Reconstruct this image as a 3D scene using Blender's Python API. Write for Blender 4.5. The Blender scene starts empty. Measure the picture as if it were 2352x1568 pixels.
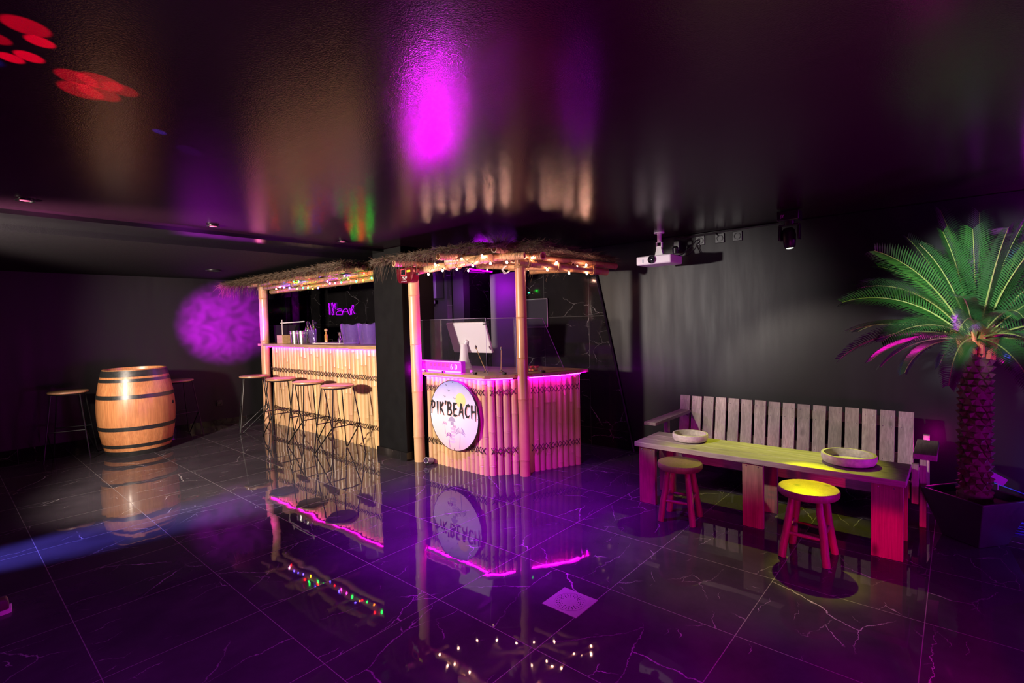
import bpy, math, random
from mathutils import Vector, Matrix
random.seed(7)
PI = math.pi
sc = bpy.context.scene
col = sc.collection

# ------------------------------------------------------------------ camera
cam = bpy.data.cameras.new('camera'); camo = bpy.data.objects.new('camera', cam); col.objects.link(camo)
cam.sensor_width = 36.0; cam.lens = 17.8975; cam.clip_start = 0.05; cam.clip_end = 100
R = ((0.65811182, 0.04627349, -0.7514969), (-0.75247737, 0.00619555, -0.65858896), (-0.02581927, 0.9989096, 0.03889712))
camo.matrix_world = Matrix.Translation((0, 0, 1.42)) @ Matrix(R).to_4x4()
sc.camera = camo

# ------------------------------------------------------------------ exposure, world
sc.view_settings.view_transform = 'Standard'; sc.view_settings.look = 'None'
sc.view_settings.exposure = 0.0; sc.view_settings.gamma = 1.0
sc.view_settings.use_curve_mapping = False
sc.cycles.use_denoising = True
sc.cycles.use_light_tree = True
sc.cycles.sample_clamp_indirect = 4.0
sc.cycles.max_bounces = 8
w = bpy.data.worlds.new('world'); sc.world = w; w.use_nodes = True
w.node_tree.nodes['Background'].inputs[0].default_value = (0.02, 0.005, 0.03, 1)
w.node_tree.nodes['Background'].inputs[1].default_value = 0.3

# ------------------------------------------------------------------ lights
def spot(loc, tgt, color, power, angle, blend=0.3, radius=0.03):
    l = bpy.data.lights.new('stage_spot', 'SPOT'); l.color = color; l.energy = power
    l.spot_size = math.radians(angle); l.spot_blend = blend; l.shadow_soft_size = radius
    o = bpy.data.objects.new('stage_spot', l); col.objects.link(o); o.location = loc
    o.rotation_euler = (Vector(tgt) - Vector(loc)).to_track_quat('-Z', 'Y').to_euler()
    return o
def point(loc, color, power, radius=0.05):
    l = bpy.data.lights.new('lamp_glow', 'POINT'); l.color = color; l.energy = power; l.shadow_soft_size = radius
    o = bpy.data.objects.new('lamp_glow', l); col.objects.link(o); o.location = loc
    return o
def area(loc, tgt, color, power, size):
    l = bpy.data.lights.new('added_fill', 'AREA'); l.shape = 'DISK'; l.color = color; l.energy = power; l.size = size
    o = bpy.data.objects.new('added_fill', l); col.objects.link(o); o.location = loc
    o.rotation_euler = (Vector(tgt) - Vector(loc)).to_track_quat('-Z', 'Y').to_euler()
    return o
# white work lights on a stand at the left of the room (cast the stool, post and palm shadows)
spot((-1.0, 4.5, 1.62), (3.2, 5.9, 1.32), (1.0, 0.83, 0.68), 1480, 86, 0.5, 0.09)
spot((-1.0, 4.4, 1.62), (4.92, 1.85, 1.50), (1.0, 0.90, 0.86), 1250, 19, 1.0, 0.09)
# soft purple wash over the dance floor
spot((1.3, 0.4, 2.2), (1.5, 0.6, 0), (0.62, 0.0, 0.75), 210, 118, 1.0, 0.06)
spot((0.3, 1.6, 2.2), (0.6, 2.2, 0), (0.50, 0.0, 0.80), 130, 118, 1.0, 0.06)
spot((2.1, 2.35, 2.2), (2.65, 2.55, 0), (0.44, 0.0, 1.0), 1050, 70, 1.0, 0.04)  # added fill standing in for the desk strip's glow on the floor
# added low fills out of view, tinting the lacquered ceiling magenta
area((1.2, -0.9, 0.25), (1.6, 0.6, 2.2), (0.75, 0.0, 0.45), 40, 0.5)
area((3.2, -1.6, 0.4), (3.0, 0.2, 2.2), (0.55, 0.0, 0.8), 40, 0.4)
spot((0.9, 0.5, 1.5), (3.9, 2.9, 0.45), (1.0, 0.66, 0.42), 42, 17, 0.9, 0.05)  # added warm front fill for the desk's right-hand face
spot((2.0, 0.9, 1.3), (4.45, 2.1, 1.95), (1.0, 0.25, 0.8), 26, 13, 0.8, 0.03)  # added pink fill, only tints the ceiling projector
# magenta-red floor can shining low across the bench group
spot((1.0, -0.5, 0.20), (3.55, 0.30, -0.02), (1.0, 0.0, 0.11), 300, 15, 0.5, 0.03)
spot((1.0, -0.3, 0.25), (3.4, 0.75, 0.0), (1.0, 0.0, 0.08), 130, 19, 0.9, 0.03)
spot((1.0, 0.0, 0.25), (3.4, 1.5, 0.0), (1.0, 0.0, 0.08), 120, 22, 0.9, 0.03)
spot((1.3, 2.6, 1.9), (4.55, 0.98, 0.62), (1.0, 0.88, 0.76), 400, 30, 0.5, 0.04)
# yellow-green beam of the moving head above the bench
spot((4.45, 0.96, 1.90), (3.66, 0.98, 0.3), (0.70, 0.82, 0.0), 130, 50, 0.4, 0.02)
spot((4.45, 0.96, 1.90), (3.40, 0.66, 0.4), (0.80, 0.84, 0.0), 420, 14, 0.8, 0.02)
# cool light on the palm, green light in its left side
spot((1.9, 0.3, 1.75), (4.2, -0.10, 1.50), (0.90, 0.95, 1.0), 420, 27, 1.0, 0.05)
spot((3.0, 1.9, 1.5), (4.2, 0.05, 1.65), (0.45, 1.0, 0.10), 140, 20, 0.6, 0.05)
spot((2.6, 0.9, 0.35), (4.15, 0.25, 1.25), (1.0, 0.02, 0.15), 14, 20, 0.5, 0.03)
# glows on the floor behind the pot
point((4.70, 0.14, 0.46), (1.0, 0.0, 0.55), 3.2, 0.05)
point((4.5, -0.62, 0.25), (0.08, 0.08, 1.0), 5.0, 0.03)
# blue beam raking over the floor on the left
spot((-2.4, 4.9, 0.9), (0.75, 4.5, 0), (0.16, 0.14, 1.0), 5500, 14, 1.0, 0.03)
# purple moving head swirl on the left wall
g = spot((1.2, 5.2, 1.2), (2.9, 8.2, 1.50), (0.78, 0.0, 1.0), 20000, 22, 1.0, 0.03)
g.data.use_nodes = True
nt = g.data.node_tree; em = nt.nodes['Emission']
tc = nt.nodes.new('ShaderNodeTexCoord'); wv = nt.nodes.new('ShaderNodeTexNoise'); rp = nt.nodes.new('ShaderNodeMapRange')
wv.inputs['Scale'].default_value = 16.0; wv.inputs['Distortion'].default_value = 2.6; wv.inputs['Detail'].default_value = 4
rp.inputs[1].default_value = 0.36; rp.inputs[2].default_value = 0.62; rp.inputs[3].default_value = 0.30; rp.inputs[4].default_value = 1.0
nt.links.new(tc.outputs['Normal'], wv.inputs['Vector']); nt.links.new(wv.outputs['Fac'], rp.inputs[0]); nt.links.new(rp.outputs[0], em.inputs['Strength'])
# red petals thrown on the ceiling by the disco light
src = Vector((-0.30, 1.55, 1.15))
for (x, y, a, p) in ((0.20, 1.84, 3.2, 1), (0.235, 1.91, 2.0, 1.8), (0.225, 2.035, 2.0, 2.0), (0.19, 2.08, 1.8, 2.0), (0.15, 1.97, 2.2, .8),
                     (0.34, 2.10, 3.0, 1), (0.395, 2.08, 3.2, 1), (0.365, 2.20, 3.2, 1.1), (0.41, 2.18, 3.0, 1), (0.45, 2.10, 2.6, .8)):
    spot(src, (x, y, 2.222), (1.0, 0.0, 0.03), 1250 * p, a * 1.45, 0.35, 0.004)
for (x, y) in ((2.50, 4.02), (2.62, 4.10), (2.56, 4.22), (2.68, 4.28)):
    spot((1.2, 3.2, 1.7), (x, y, 2.222), (1.0, 0.0, 0.1), 120, 2.2, 0.4, 0.004)
spot(src, (0.14, 2.14, 2.222), (0.05, 0.15, 1.0), 500, 3.4, 0.6, 0.01)
spot(src, (0.647, 2.437, 2.222), (0.1, 0.1, 1.0), 1500, 1.5, 0.5, 0.004)
spot(src, (0.80, 2.60, 2.222), (0.25, 0.03, 0.9), 260, 2.6, 0.2, 0.004)
# purple strip light in the corridor behind the desk
point((5.0, 4.9, 1.9), (0.6, 0.0, 1.0), 6, 0.12)
point((4.3, 5.6, 1.85), (0.5, 0.03, 1.0), 26, 0.10)  # added unseen purple fill over the bar, tints the tubs and countertop
# points added at the light strip ends under both counters, for the wall bands
point((3.272, 7.80, 1.128), (0.75, 0.0, 1.0), 9, 0.008)
point((4.245, 2.775, 0.885), (0.62, 0.0, 1.0), 2.5, 0.008)
point((4.55, -0.95, 1.95), (0.6, 0.0, 0.9), 24, 0.25)  # added purple fill brightening the upper right wall

# ------------------------------------------------------------------ mesh helpers
ORG = Vector((0, 0, 0))
class MB:
    def __init__(s): s.v = []; s.f = []
    def add(s, vs, fs):
        b = len(s.v); s.v += [tuple(v) for v in vs]; s.f += [tuple(i + b for i in f) for f in fs]; return s
    def box(s, c, d, m=None):
        x, y, z = d[0] / 2, d[1] / 2, d[2] / 2
        vs = [Vector((i * x, j * y, k * z)) for i in (-1, 1) for j in (-1, 1) for k in (-1, 1)]
        if m is not None: vs = [m @ v for v in vs]
        vs = [v + Vector(c) for v in vs]
        return s.add(vs, [(0, 1, 3, 2), (4, 6, 7, 5), (0, 4, 5, 1), (2, 3, 7, 6), (0, 2, 6, 4), (1, 5, 7, 3)])
    def tube(s, pts, r, n=8, closed=False):
        pts = [Vector(p) for p in pts]; N = len(pts); rr = r if isinstance(r, (list, tuple)) else [r] * N
        up = None; rings = []
        for i, p in enumerate(pts):
            if closed: t = pts[(i + 1) % N] - pts[i - 1]
            else: t = pts[min(i + 1, N - 1)] - pts[max(i - 1, 0)]
            t.normalize()
            if up is None:
                up = Vector((0, 0, 1)) if abs(t.z) < .9 else Vector((1, 0, 0))
            a = t.cross(up)
            if a.length < 1e-5: a = t.cross(Vector((0, 1, 0)))
            a.normalize(); b = a.cross(t); b.normalize(); up = b
            rings.append([p + (a * math.cos(2 * PI * k / n) + b * math.sin(2 * PI * k / n)) * rr[i] for k in range(n)])
        vs = [v for ring in rings for v in ring]; fs = []
        M = N if closed else N - 1
        for i in range(M):
            for k in range(n):
                j = (i + 1) % N
                fs.append((i * n + k, i * n + (k + 1) % n, j * n + (k + 1) % n, j * n + k))
        if not closed:
            fs.append(tuple(range(n - 1, -1, -1))); fs.append(tuple((N - 1) * n + k for k in range(n)))
        return s.add(vs, fs)
    def lathe(s, prof, n=24, c=(0, 0, 0), m=None, cap=True):
        c = Vector(c); vs = []
        for r, z in prof:
            for k in range(n):
                v = Vector((r * math.cos(2 * PI * k / n), r * math.sin(2 * PI * k / n), z))
                if m is not None: v = m @ v
                vs.append(v + c)
        fs = []
        for i in range(len(prof) - 1):
            for k in range(n):
                fs.append((i * n + k, i * n + (k + 1) % n, (i + 1) * n + (k + 1) % n, (i + 1) * n + k))
        if cap:
            fs.append(tuple(range(n - 1, -1, -1))); fs.append(tuple((len(prof) - 1) * n + k for k in range(n)))
        return s.add(vs, fs)
    def prism(s, poly, z0, z1, f=None):
        n = len(poly); g = f or (lambda a, b, c: (a, b, c))
        vs = [g(x, y, z0) for x, y in poly] + [g(x, y, z1) for x, y in poly]
        fs = [tuple(range(n - 1, -1, -1)), tuple(range(n, 2 * n))] + [(i, (i + 1) % n, n + (i + 1) % n, n + i) for i in range(n)]
        return s.add(vs, fs)
    def build(s, name, mat, parent=None, smooth=True, bevel=0, local=False, loc=None):
        o0 = Vector((0, 0, 0)) if local else ORG
        if loc is not None: o0 = Vector(loc)
        me = bpy.data.meshes.new(name); me.from_pydata([tuple(Vector(v) - o0) for v in s.v], [], s.f)
        me.validate(); me.update()
        me.materials.append(mat)
        if smooth:
            me.shade_smooth(); me.set_sharp_from_angle(angle=math.radians(38))
        o = bpy.data.objects.new(name, me); col.objects.link(o)
        if parent is not None: o.parent = parent
        if loc is not None: o.location = loc
        if bevel:
            b = o.modifiers.new('bevel', 'BEVEL'); b.width = bevel; b.segments = 2; b.limit_method = 'ANGLE'
        return o
def tag(o, label=None, cat=None, group=None, kind=None):
    if label: o['label'] = label
    if cat: o['category'] = cat
    if group: o['group'] = group
    if kind: o['kind'] = kind
    return o
def thing(name, label, cat, loc=(0, 0, 0), group=None, rz=0):
    global ORG
    o = bpy.data.objects.new(name, None); col.objects.link(o); o.location = loc; o.rotation_euler = (0, 0, rz)
    o.empty_display_size = 0.1
    ORG = Vector(loc)
    return tag(o, label, cat, group)
def struct(name, mb, mat, **k):
    global ORG
    ORG = Vector((0, 0, 0))
    return tag(mb.build(name, mat, None, **k), kind='structure')
def single(name, mb, mat, label, cat, loc, group=None, **k):
    return tag(mb.build(name, mat, None, loc=loc, **k), label, cat, group)
def copy_tree(o, parent=None):
    c = o.copy(); col.objects.link(c)
    if parent is not None: c.parent = parent
    for ch in list(o.children): copy_tree(ch, c)
    return c
def plx(X):   # (u to the right as seen from the room, v up, n towards the room) on a plane facing -X
    return lambda u, v, n: (X - n, -u, v)
def rotm(ax, ang): return Matrix.Rotation(ang, 3, ax)
def text(name, body, size, mat, parent, X, Y, Z, ext=0.001, align='CENTER', shear=0):
    cu = bpy.data.curves.new(name, 'FONT'); cu.body = body; cu.size = size; cu.extrude = ext; cu.align_x = align; cu.shear = shear
    cu.materials.append(mat)
    o = bpy.data.objects.new(name, cu); col.objects.link(o)
    m = Matrix(((0, 0, -1), (-1, 0, 0), (0, 1, 0))).to_4x4()
    o.matrix_world = Matrix.Translation(Vector((X, Y, Z)) - ORG) @ m; bpy.context.view_layer.update()
    dg = bpy.context.evaluated_depsgraph_get(); me = bpy.data.meshes.new_from_object(o.evaluated_get(dg))
    mo = bpy.data.objects.new(name, me); col.objects.link(mo); mo.parent = parent; mo.matrix_local = o.matrix_world.copy()
    bpy.data.objects.remove(o)
    return mo

# ------------------------------------------------------------------ materials
def new_mat(name):
    m = bpy.data.materials.new(name); m.use_nodes = True
    return m, m.node_tree, m.node_tree.nodes['Principled BSDF']
def plain(name, c, rough=0.5, metal=0.0, ior=1.5, coat=0, trans=0, emis=None, es=0, alpha=1, noise=0):
    m, nt, b = new_mat(name)
    b.inputs['Base Color'].default_value = (*c, 1); b.inputs['Roughness'].default_value = rough
    b.inputs['Metallic'].default_value = metal; b.inputs['IOR'].default_value = ior
    b.inputs['Coat Weight'].default_value = coat; b.inputs['Transmission Weight'].default_value = trans
    if emis: b.inputs['Emission Color'].default_value = (*emis, 1); b.inputs['Emission Strength'].default_value = es
    if noise:
        tc = nt.nodes.new('ShaderNodeTexCoord'); n = nt.nodes.new('ShaderNodeTexNoise'); n.inputs['Scale'].default_value = noise
        n.inputs['Detail'].default_value = 4
        r = nt.nodes.new('ShaderNodeMapRange'); r.inputs[3].default_value = rough * .75; r.inputs[4].default_value = min(1, rough * 1.3)
        nt.links.new(tc.outputs['Object'], n.inputs['Vector']); nt.links.new(n.outputs['Fac'], r.inputs[0]); nt.links.new(r.outputs[0], b.inputs['Roughness'])
        mx = nt.nodes.new('ShaderNodeMix'); mx.data_type = 'RGBA'
        mx.inputs['A'].default_value = (*[x * .8 for x in c], 1); mx.inputs['B'].default_value = (*[min(1, x * 1.2) for x in c], 1)
        nt.links.new(n.outputs['Fac'], mx.inputs['Factor']); nt.links.new(mx.outputs['Result'], b.inputs['Base Color'])
    return m
class N:
    """tiny node graph helper"""
    def __init__(s, nt): s.nt = nt
    def node(s, t, **k):
        n = s.nt.nodes.new('ShaderNode' + t)
        for a, v in k.items(): setattr(n, a, v)
        return n
    def link(s, a, b): s.nt.links.new(a, b)
    def _in(s, sock, v):
        if isinstance(v, (int, float)): sock.default_value = v
        elif isinstance(v, tuple): sock.default_value = v
        else: s.link(v, sock)
    def m(s, op, a, b=0.0, c=0.0):
        n = s.node('Math', operation=op); s._in(n.inputs[0], a); s._in(n.inputs[1], b); s._in(n.inputs[2], c); return n.outputs[0]
    def vm(s, op, a, b=(0, 0, 0)):
        n = s.node('VectorMath', operation=op); s._in(n.inputs[0], a)
        if op == 'SCALE': s._in(n.inputs['Scale'], b)
        else: s._in(n.inputs[1], b)
        return n.outputs[0]
    def rng(s, v, a, b, c=0.0, d=1.0, smooth=False):
        n = s.node('MapRange'); n.interpolation_type = 'SMOOTHSTEP' if smooth else 'LINEAR'
        s._in(n.inputs[0], v)
        for i, x in enumerate((a, b, c, d)): n.inputs[i + 1].default_value = x
        return n.outputs[0]
    def noise(s, vec, scale, detail=3, rough=.5, dist=0, color=False):
        n = s.node('TexNoise'); s._in(n.inputs['Vector'], vec); n.inputs['Scale'].default_value = scale
        n.inputs['Detail'].default_value = detail; n.inputs['Roughness'].default_value = rough; n.inputs['Distortion'].default_value = dist
        return n.outputs['Color' if color else 'Fac']
    def mix(s, f, a, b):
        n = s.node('Mix', data_type='RGBA'); s._in(n.inputs['Factor'], f)
        for k, v in (('A', a), ('B', b)):
            if isinstance(v, tuple): n.inputs[k].default_value = (*v[:3], 1)
            else: s.link(v, n.inputs[k])
        return n.outputs['Result']

def marble(name, axes, tile, off, rough, dust, wav, tilt, vein=0.30):
    m, nt, b = new_mat(name); n = N(nt)
    geo = n.node('NewGeometry'); pos = geo.outputs['Position']
    sp = n.node('SeparateXYZ'); n.link(pos, sp.inputs[0])
    u, v = sp.outputs[axes[0]], sp.outputs[axes[1]]
    uu = n.m('DIVIDE', n.m('SUBTRACT', u, off[0]), tile[0]); vv = n.m('DIVIDE', n.m('SUBTRACT', v, off[1]), tile[1])
    cu, cv = n.m('FLOOR', uu), n.m('FLOOR', vv)
    fu, fv = n.m('SUBTRACT', uu, cu), n.m('SUBTRACT', vv, cv)
    du = n.m('MULTIPLY', n.m('MINIMUM', fu, n.m('SUBTRACT', 1.0, fu)), tile[0])
    dv = n.m('MULTIPLY', n.m('MINIMUM', fv, n.m('SUBTRACT', 1.0, fv)), tile[1])
    grout = n.rng(n.m('MINIMUM', du, dv), 0.0010, 0.0024, 1.0, 0.0)
    cc = n.node('CombineXYZ'); n.link(cu, cc.inputs[0]); n.link(cv, cc.inputs[1])
    wn = n.node('TexWhiteNoise', noise_dimensions='2D'); n.link(cc.outputs[0], wn.inputs['Vector'])
    rnd = wn.outputs['Color']
    pc = n.node('CombineXYZ'); n.link(u, pc.inputs[0]); n.link(v, pc.inputs[1])
    P = n.vm('ADD', pc.outputs[0], n.vm('SCALE', rnd, 9.0))
    warp = n.vm('SCALE', n.vm('SUBTRACT', n.noise(P, 3.0, 6, .65, 0, True), (.5, .5, .5)), 0.17)
    # long main veins
    mp = n.node('Mapping'); mp.inputs['Rotation'].default_value = (0, 0, 0.62); mp.inputs['Scale'].default_value = (1.15, 2.3, 1)
    n.link(n.vm('ADD', P, warp), mp.inputs[0])
    vo = n.node('TexVoronoi', feature='DISTANCE_TO_EDGE', voronoi_dimensions='2D'); n.link(mp.outputs[0], vo.inputs['Vector']); vo.inputs['Scale'].default_value = 0.95
    g1 = n.rng(n.noise(P, 2.6, 3), 0.46, 0.66)
    v1 = n.m('MULTIPLY', n.rng(vo.outputs[0], 0.0, 0.0055, 1.0, 0.0), g1)
    # short hair veins
    warp2 = n.vm('SCALE', n.vm('SUBTRACT', n.noise(P, 9.0, 3, .6, 0, True), (.5, .5, .5)), 0.10)
    mp2 = n.node('Mapping'); mp2.inputs['Rotation'].default_value = (0, 0, -0.5); mp2.inputs['Scale'].default_value = (2.6, 5.0, 1)
    n.link(n.vm('ADD', P, warp2), mp2.inputs[0])
    vo2 = n.node('TexVoronoi', feature='DISTANCE_TO_EDGE', voronoi_dimensions='2D'); n.link(mp2.outputs[0], vo2.inputs['Vector']); vo2.inputs['Scale'].default_value = 1.15
    g2 = n.rng(n.noise(P, 4.3, 2, .5, .4), 0.58, 0.70)
    v2 = n.m('MULTIPLY', n.rng(vo2.outputs[0], 0.0, 0.010, 1.0, 0.0), g2)
    vein_ = n.m('MINIMUM', n.m('ADD', v1, n.m('MULTIPLY', v2, .9)), 1.0)
    d = n.rng(n.noise(pos, 2.2, 6, .65), 0.35, 0.75)
    base = n.mix(d, tuple(x * .55 for x in dust), dust)
    base = n.mix(vein_, base, (vein, vein * .95, vein * .98))
    base = n.mix(grout, base, (.16, .15, .155) if tilt > .012 else (.035, .033, .035))
    n.link(base, b.inputs['Base Color'])
    rr = n.m('ADD', n.rng(n.noise(pos, 5.0, 5, .7), .3, .8, rough, rough * 2.2), n.m('MULTIPLY', grout, .35))
    n.link(rr, b.inputs['Roughness'])
    b.inputs['IOR'].default_value = 1.27 if tilt > .012 else 1.42
    t = n.vm('SCALE', n.vm('SUBTRACT', rnd, (.5, .5, .5)), tilt)
    wv = n.vm('SCALE', n.vm('SUBTRACT', n.noise(pos, 3.2, 2, .5, 0, True), (.5, .5, .5)), wav)
    wv2 = n.vm('SCALE', n.vm('SUBTRACT', n.noise(pos, 14.0, 1, .5, 0, True), (.5, .5, .5)), wav * .4)
    nn = n.vm('NORMALIZE', n.vm('ADD', n.vm('ADD', n.vm('ADD', geo.outputs['Normal'], t), wv), wv2))
    n.link(nn, b.inputs['Normal'])
    return m
M = {}
M['floor'] = marble('black_marble_floor', (0, 1), (0.632, 0.632), (0.398, 0.105), 0.016, (0.052, 0.044, 0.055), 0.020, 0.022, .42)
M['marble'] = marble('black_marble_wall', (1, 2), (0.632, 1.26), (2.5, 0.2), 0.05, (0.014, 0.013, 0.014), 0.008, 0.006, .30)
M['marble_x'] = marble('black_marble_side', (0, 2), (0.632, 1.26), (2.5, 0.2), 0.05, (0.014, 0.013, 0.014), 0.008, 0.006, .30)
def paint(name, c, rough, bump=.02, scale=(60, 60, 8), ior=1.5):
    m, nt, b = new_mat(name); n = N(nt)
    geo = n.node('NewGeometry'); mp = n.node('Mapping'); mp.inputs['Scale'].default_value = scale
    n.link(geo.outputs['Position'], mp.inputs[0])
    f = n.noise(mp.outputs[0], 1.0, 4, .6)
    n.link(n.mix(f, tuple(x * .85 for x in c), tuple(x * 1.15 for x in c)), b.inputs['Base Color'])
    n.link(n.rng(f, .2, .8, rough * .85, rough * 1.15), b.inputs['Roughness'])
    b.inputs['IOR'].default_value = ior
    bm = n.node('Bump'); bm.inputs['Strength'].default_value = bump; bm.inputs['Distance'].default_value = .01
    n.link(n.noise(geo.outputs['Position'], 220, 2), bm.inputs['Height']); n.link(bm.outputs[0], b.inputs['Normal'])
    return m
M['wall'] = paint('black_wall_paint', (.0085, .008, .009), .48, .04, (9, 9, 1.2), 1.36)
M['wall_dark'] = paint('black_column_paint', (.0045, .0045, .005), .55, .04, (8, 8, 8), 1.25)
M['ceiling'] = paint('black_lacquer_ceiling', (.020, .006, .015), .17, .08, (30, 4, 4), 1.30)
M['soffit'] = paint('black_satin_soffit', (.004, .003, .005), .7, .1, (60, 60, 8), 1.25)
M['strip'] = paint('black_gloss_band', (.012, .011, .013), .13, .02, (20, 2, 2), 1.6)

def bamboo(name, c1, c2, blotch):
    m, nt, b = new_mat(name); n = N(nt)
    tc = n.node('TexCoord'); oi = n.node('ObjectInfo')
    off = n.vm('SCALE', n.vm('ADD', (1, 1, 1), (0, 0, 0)), n.m('MULTIPLY', oi.outputs['Random'], 37.0))
    p = n.vm('ADD', tc.outputs['Object'], off)
    mp = n.node('Mapping'); mp.inputs['Scale'].default_value = (90, 90, 3); n.link(p, mp.inputs[0])
    f = n.noise(mp.outputs[0], 1.0, 4, .6)
    big = n.rng(n.noise(p, 5.0, 4, .6), .4, .75)
    c = n.mix(f, c1, c2)
    c = n.mix(n.m('MULTIPLY', big, .45), c, blotch)
    hs = n.node('HueSaturation'); n.link(c, hs.inputs['Color'])
    n.link(n.rng(oi.outputs['Random'], 0, 1, .72, 1.12), hs.inputs['Value'])
    n.link(n.rng(n.m('FRACT', n.m('MULTIPLY', oi.outputs['Random'], 7.3)), 0, 1, .488, .512), hs.inputs['Hue'])
    n.link(hs.outputs[0], b.inputs['Base Color']); b.inputs['Roughness'].default_value = .38
    b.inputs['Coat Weight'].default_value = .25; b.inputs['Coat Roughness'].default_value = .2
    return m
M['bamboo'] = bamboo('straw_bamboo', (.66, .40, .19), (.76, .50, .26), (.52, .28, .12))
M['bamboo_shaded'] = bamboo('shaded_tan_bamboo', (.34, .19, .09), (.44, .27, .13), (.24, .12, .05))  # shade under the bar thatch put into the bamboo colour
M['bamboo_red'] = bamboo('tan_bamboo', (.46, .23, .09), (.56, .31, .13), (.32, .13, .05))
def wood(name, c1, c2, c3, axis, rough=.6, sc_=1.0, knots=True, coat=0):
    m, nt, b = new_mat(name); n = N(nt)
    tc = n.node('TexCoord'); oi = n.node('ObjectInfo')
    off = n.vm('SCALE', n.vm('ADD', (1, .7, .3), (0, 0, 0)), n.m('MULTIPLY', oi.outputs['Random'], 23.0))
    p = n.vm('ADD', tc.outputs['Object'], off)
    s = [26 * sc_] * 3; s[axis] = 2.0 * sc_
    mp = n.node('Mapping'); mp.inputs['Scale'].default_value = tuple(s); n.link(p, mp.inputs[0])
    f = n.noise(mp.outputs[0], 1.0, 5, .65, .6)
    s2 = [150 * sc_] * 3; s2[axis] = 5 * sc_
    mp2 = n.node('Mapping'); mp2.inputs['Scale'].default_value = tuple(s2); n.link(p, mp2.inputs[0])
    fine = n.noise(mp2.outputs[0], 1.0, 2, .5)
    c = n.mix(n.rng(f, .3, .7), c1, c2)
    c = n.mix(n.m('MULTIPLY', n.rng(n.noise(p, 3.0 * sc_, 4, .6), .45, .7), .8), c, c3)
    c = n.mix(n.rng(fine, .35, .65, .35, 0), c, tuple(x * .3 for x in c1))
    if knots:
        s3 = [7.0, 7.0, 7.0]; s3[axis] = 3.0
        mp3 = n.node('Mapping'); mp3.inputs['Scale'].default_value = tuple(s3); n.link(p, mp3.inputs[0])
        vo = n.node('TexVoronoi'); n.link(mp3.outputs[0], vo.inputs['Vector']); vo.inputs['Scale'].default_value = 1.0
        c = n.mix(n.rng(vo.outputs['Distance'], .05, .17, .85, 0), c, tuple(x * .22 for x in c3))
    hs = n.node('HueSaturation'); n.link(c, hs.inputs['Color']); n.link(n.rng(oi.outputs['Random'], 0, 1, .75, 1.15), hs.inputs['Value'])
    n.link(hs.outputs[0], b.inputs['Base Color']); b.inputs['Roughness'].default_value = rough; b.inputs['Coat Weight'].default_value = coat
    b.inputs['Coat Roughness'].default_value = .25
    bm = n.node('Bump'); bm.inputs['Strength'].default_value = .25; bm.inputs['Distance'].default_value = .002
    n.link(fine, bm.inputs['Height']); n.link(bm.outputs[0], b.inputs['Normal'])
    return m
M['plank_v'] = wood('weathered_plank_upright', (.32, .26, .22), (.54, .46, .39), (.22, .18, .165), 2)
M['leg_wood'] = wood('red_brown_leg_plank', (.20, .10, .075), (.31, .17, .12), (.13, .06, .045), 2)
M['plank_y'] = wood('weathered_plank_long', (.24, .20, .17), (.40, .34, .29), (.20, .165, .15), 1)
M['plank_x'] = wood('weathered_plank_short', (.24, .20, .17), (.38, .32, .28), (.20, .165, .15), 0)
M['counter'] = wood('oiled_counter_wood', (.50, .29, .14), (.64, .40, .21), (.42, .23, .11), 1, .4, 1, False, .3)
M['bowl'] = wood('pale_bowl_wood', (.60, .52, .50), (.74, .66, .63), (.48, .40, .37), 0, .55, .35, False)
M['stoolwood'] = wood('stained_stool_wood', (.17, .09, .06), (.27, .16, .11), (.14, .08, .06), 2, .5, 1, True)
M['barseat'] = wood('varnished_seat_wood', (.55, .30, .15), (.66, .38, .21), (.45, .23, .12), 0, .35, 1, False, .4)
M['oak'] = wood('oak_barrel_stave', (.40, .15, .055), (.52, .23, .09), (.30, .10, .04), 2, .38, .8, False, .35)
M['hoop'] = plain('blackened_hoop_steel', (.07, .07, .07), .35, .8, noise=30)
M['blackmetal'] = plain('black_steel', (.02, .02, .022), .38, .6)
M['black'] = plain('black_plastic', (.012, .012, .014), .35)
M['black_matte'] = plain('dull_black_plastic', (.006, .006, .007), .7, ior=1.3)
M['blackrub'] = plain('black_cord', (.01, .009, .01), .6)
M['cord'] = plain('dark_rope', (.035, .018, .015), .8)
M['white'] = plain('white_plastic', (.80, .78, .80), .4)
M['whitebox'] = plain('projector_white', (.72, .70, .72), .45)
M['steel'] = plain('galvanised_steel', (.62, .62, .64), .28, 1.0, noise=25)
M['chrome'] = plain('chrome', (.8, .8, .82), .12, 1.0)
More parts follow.
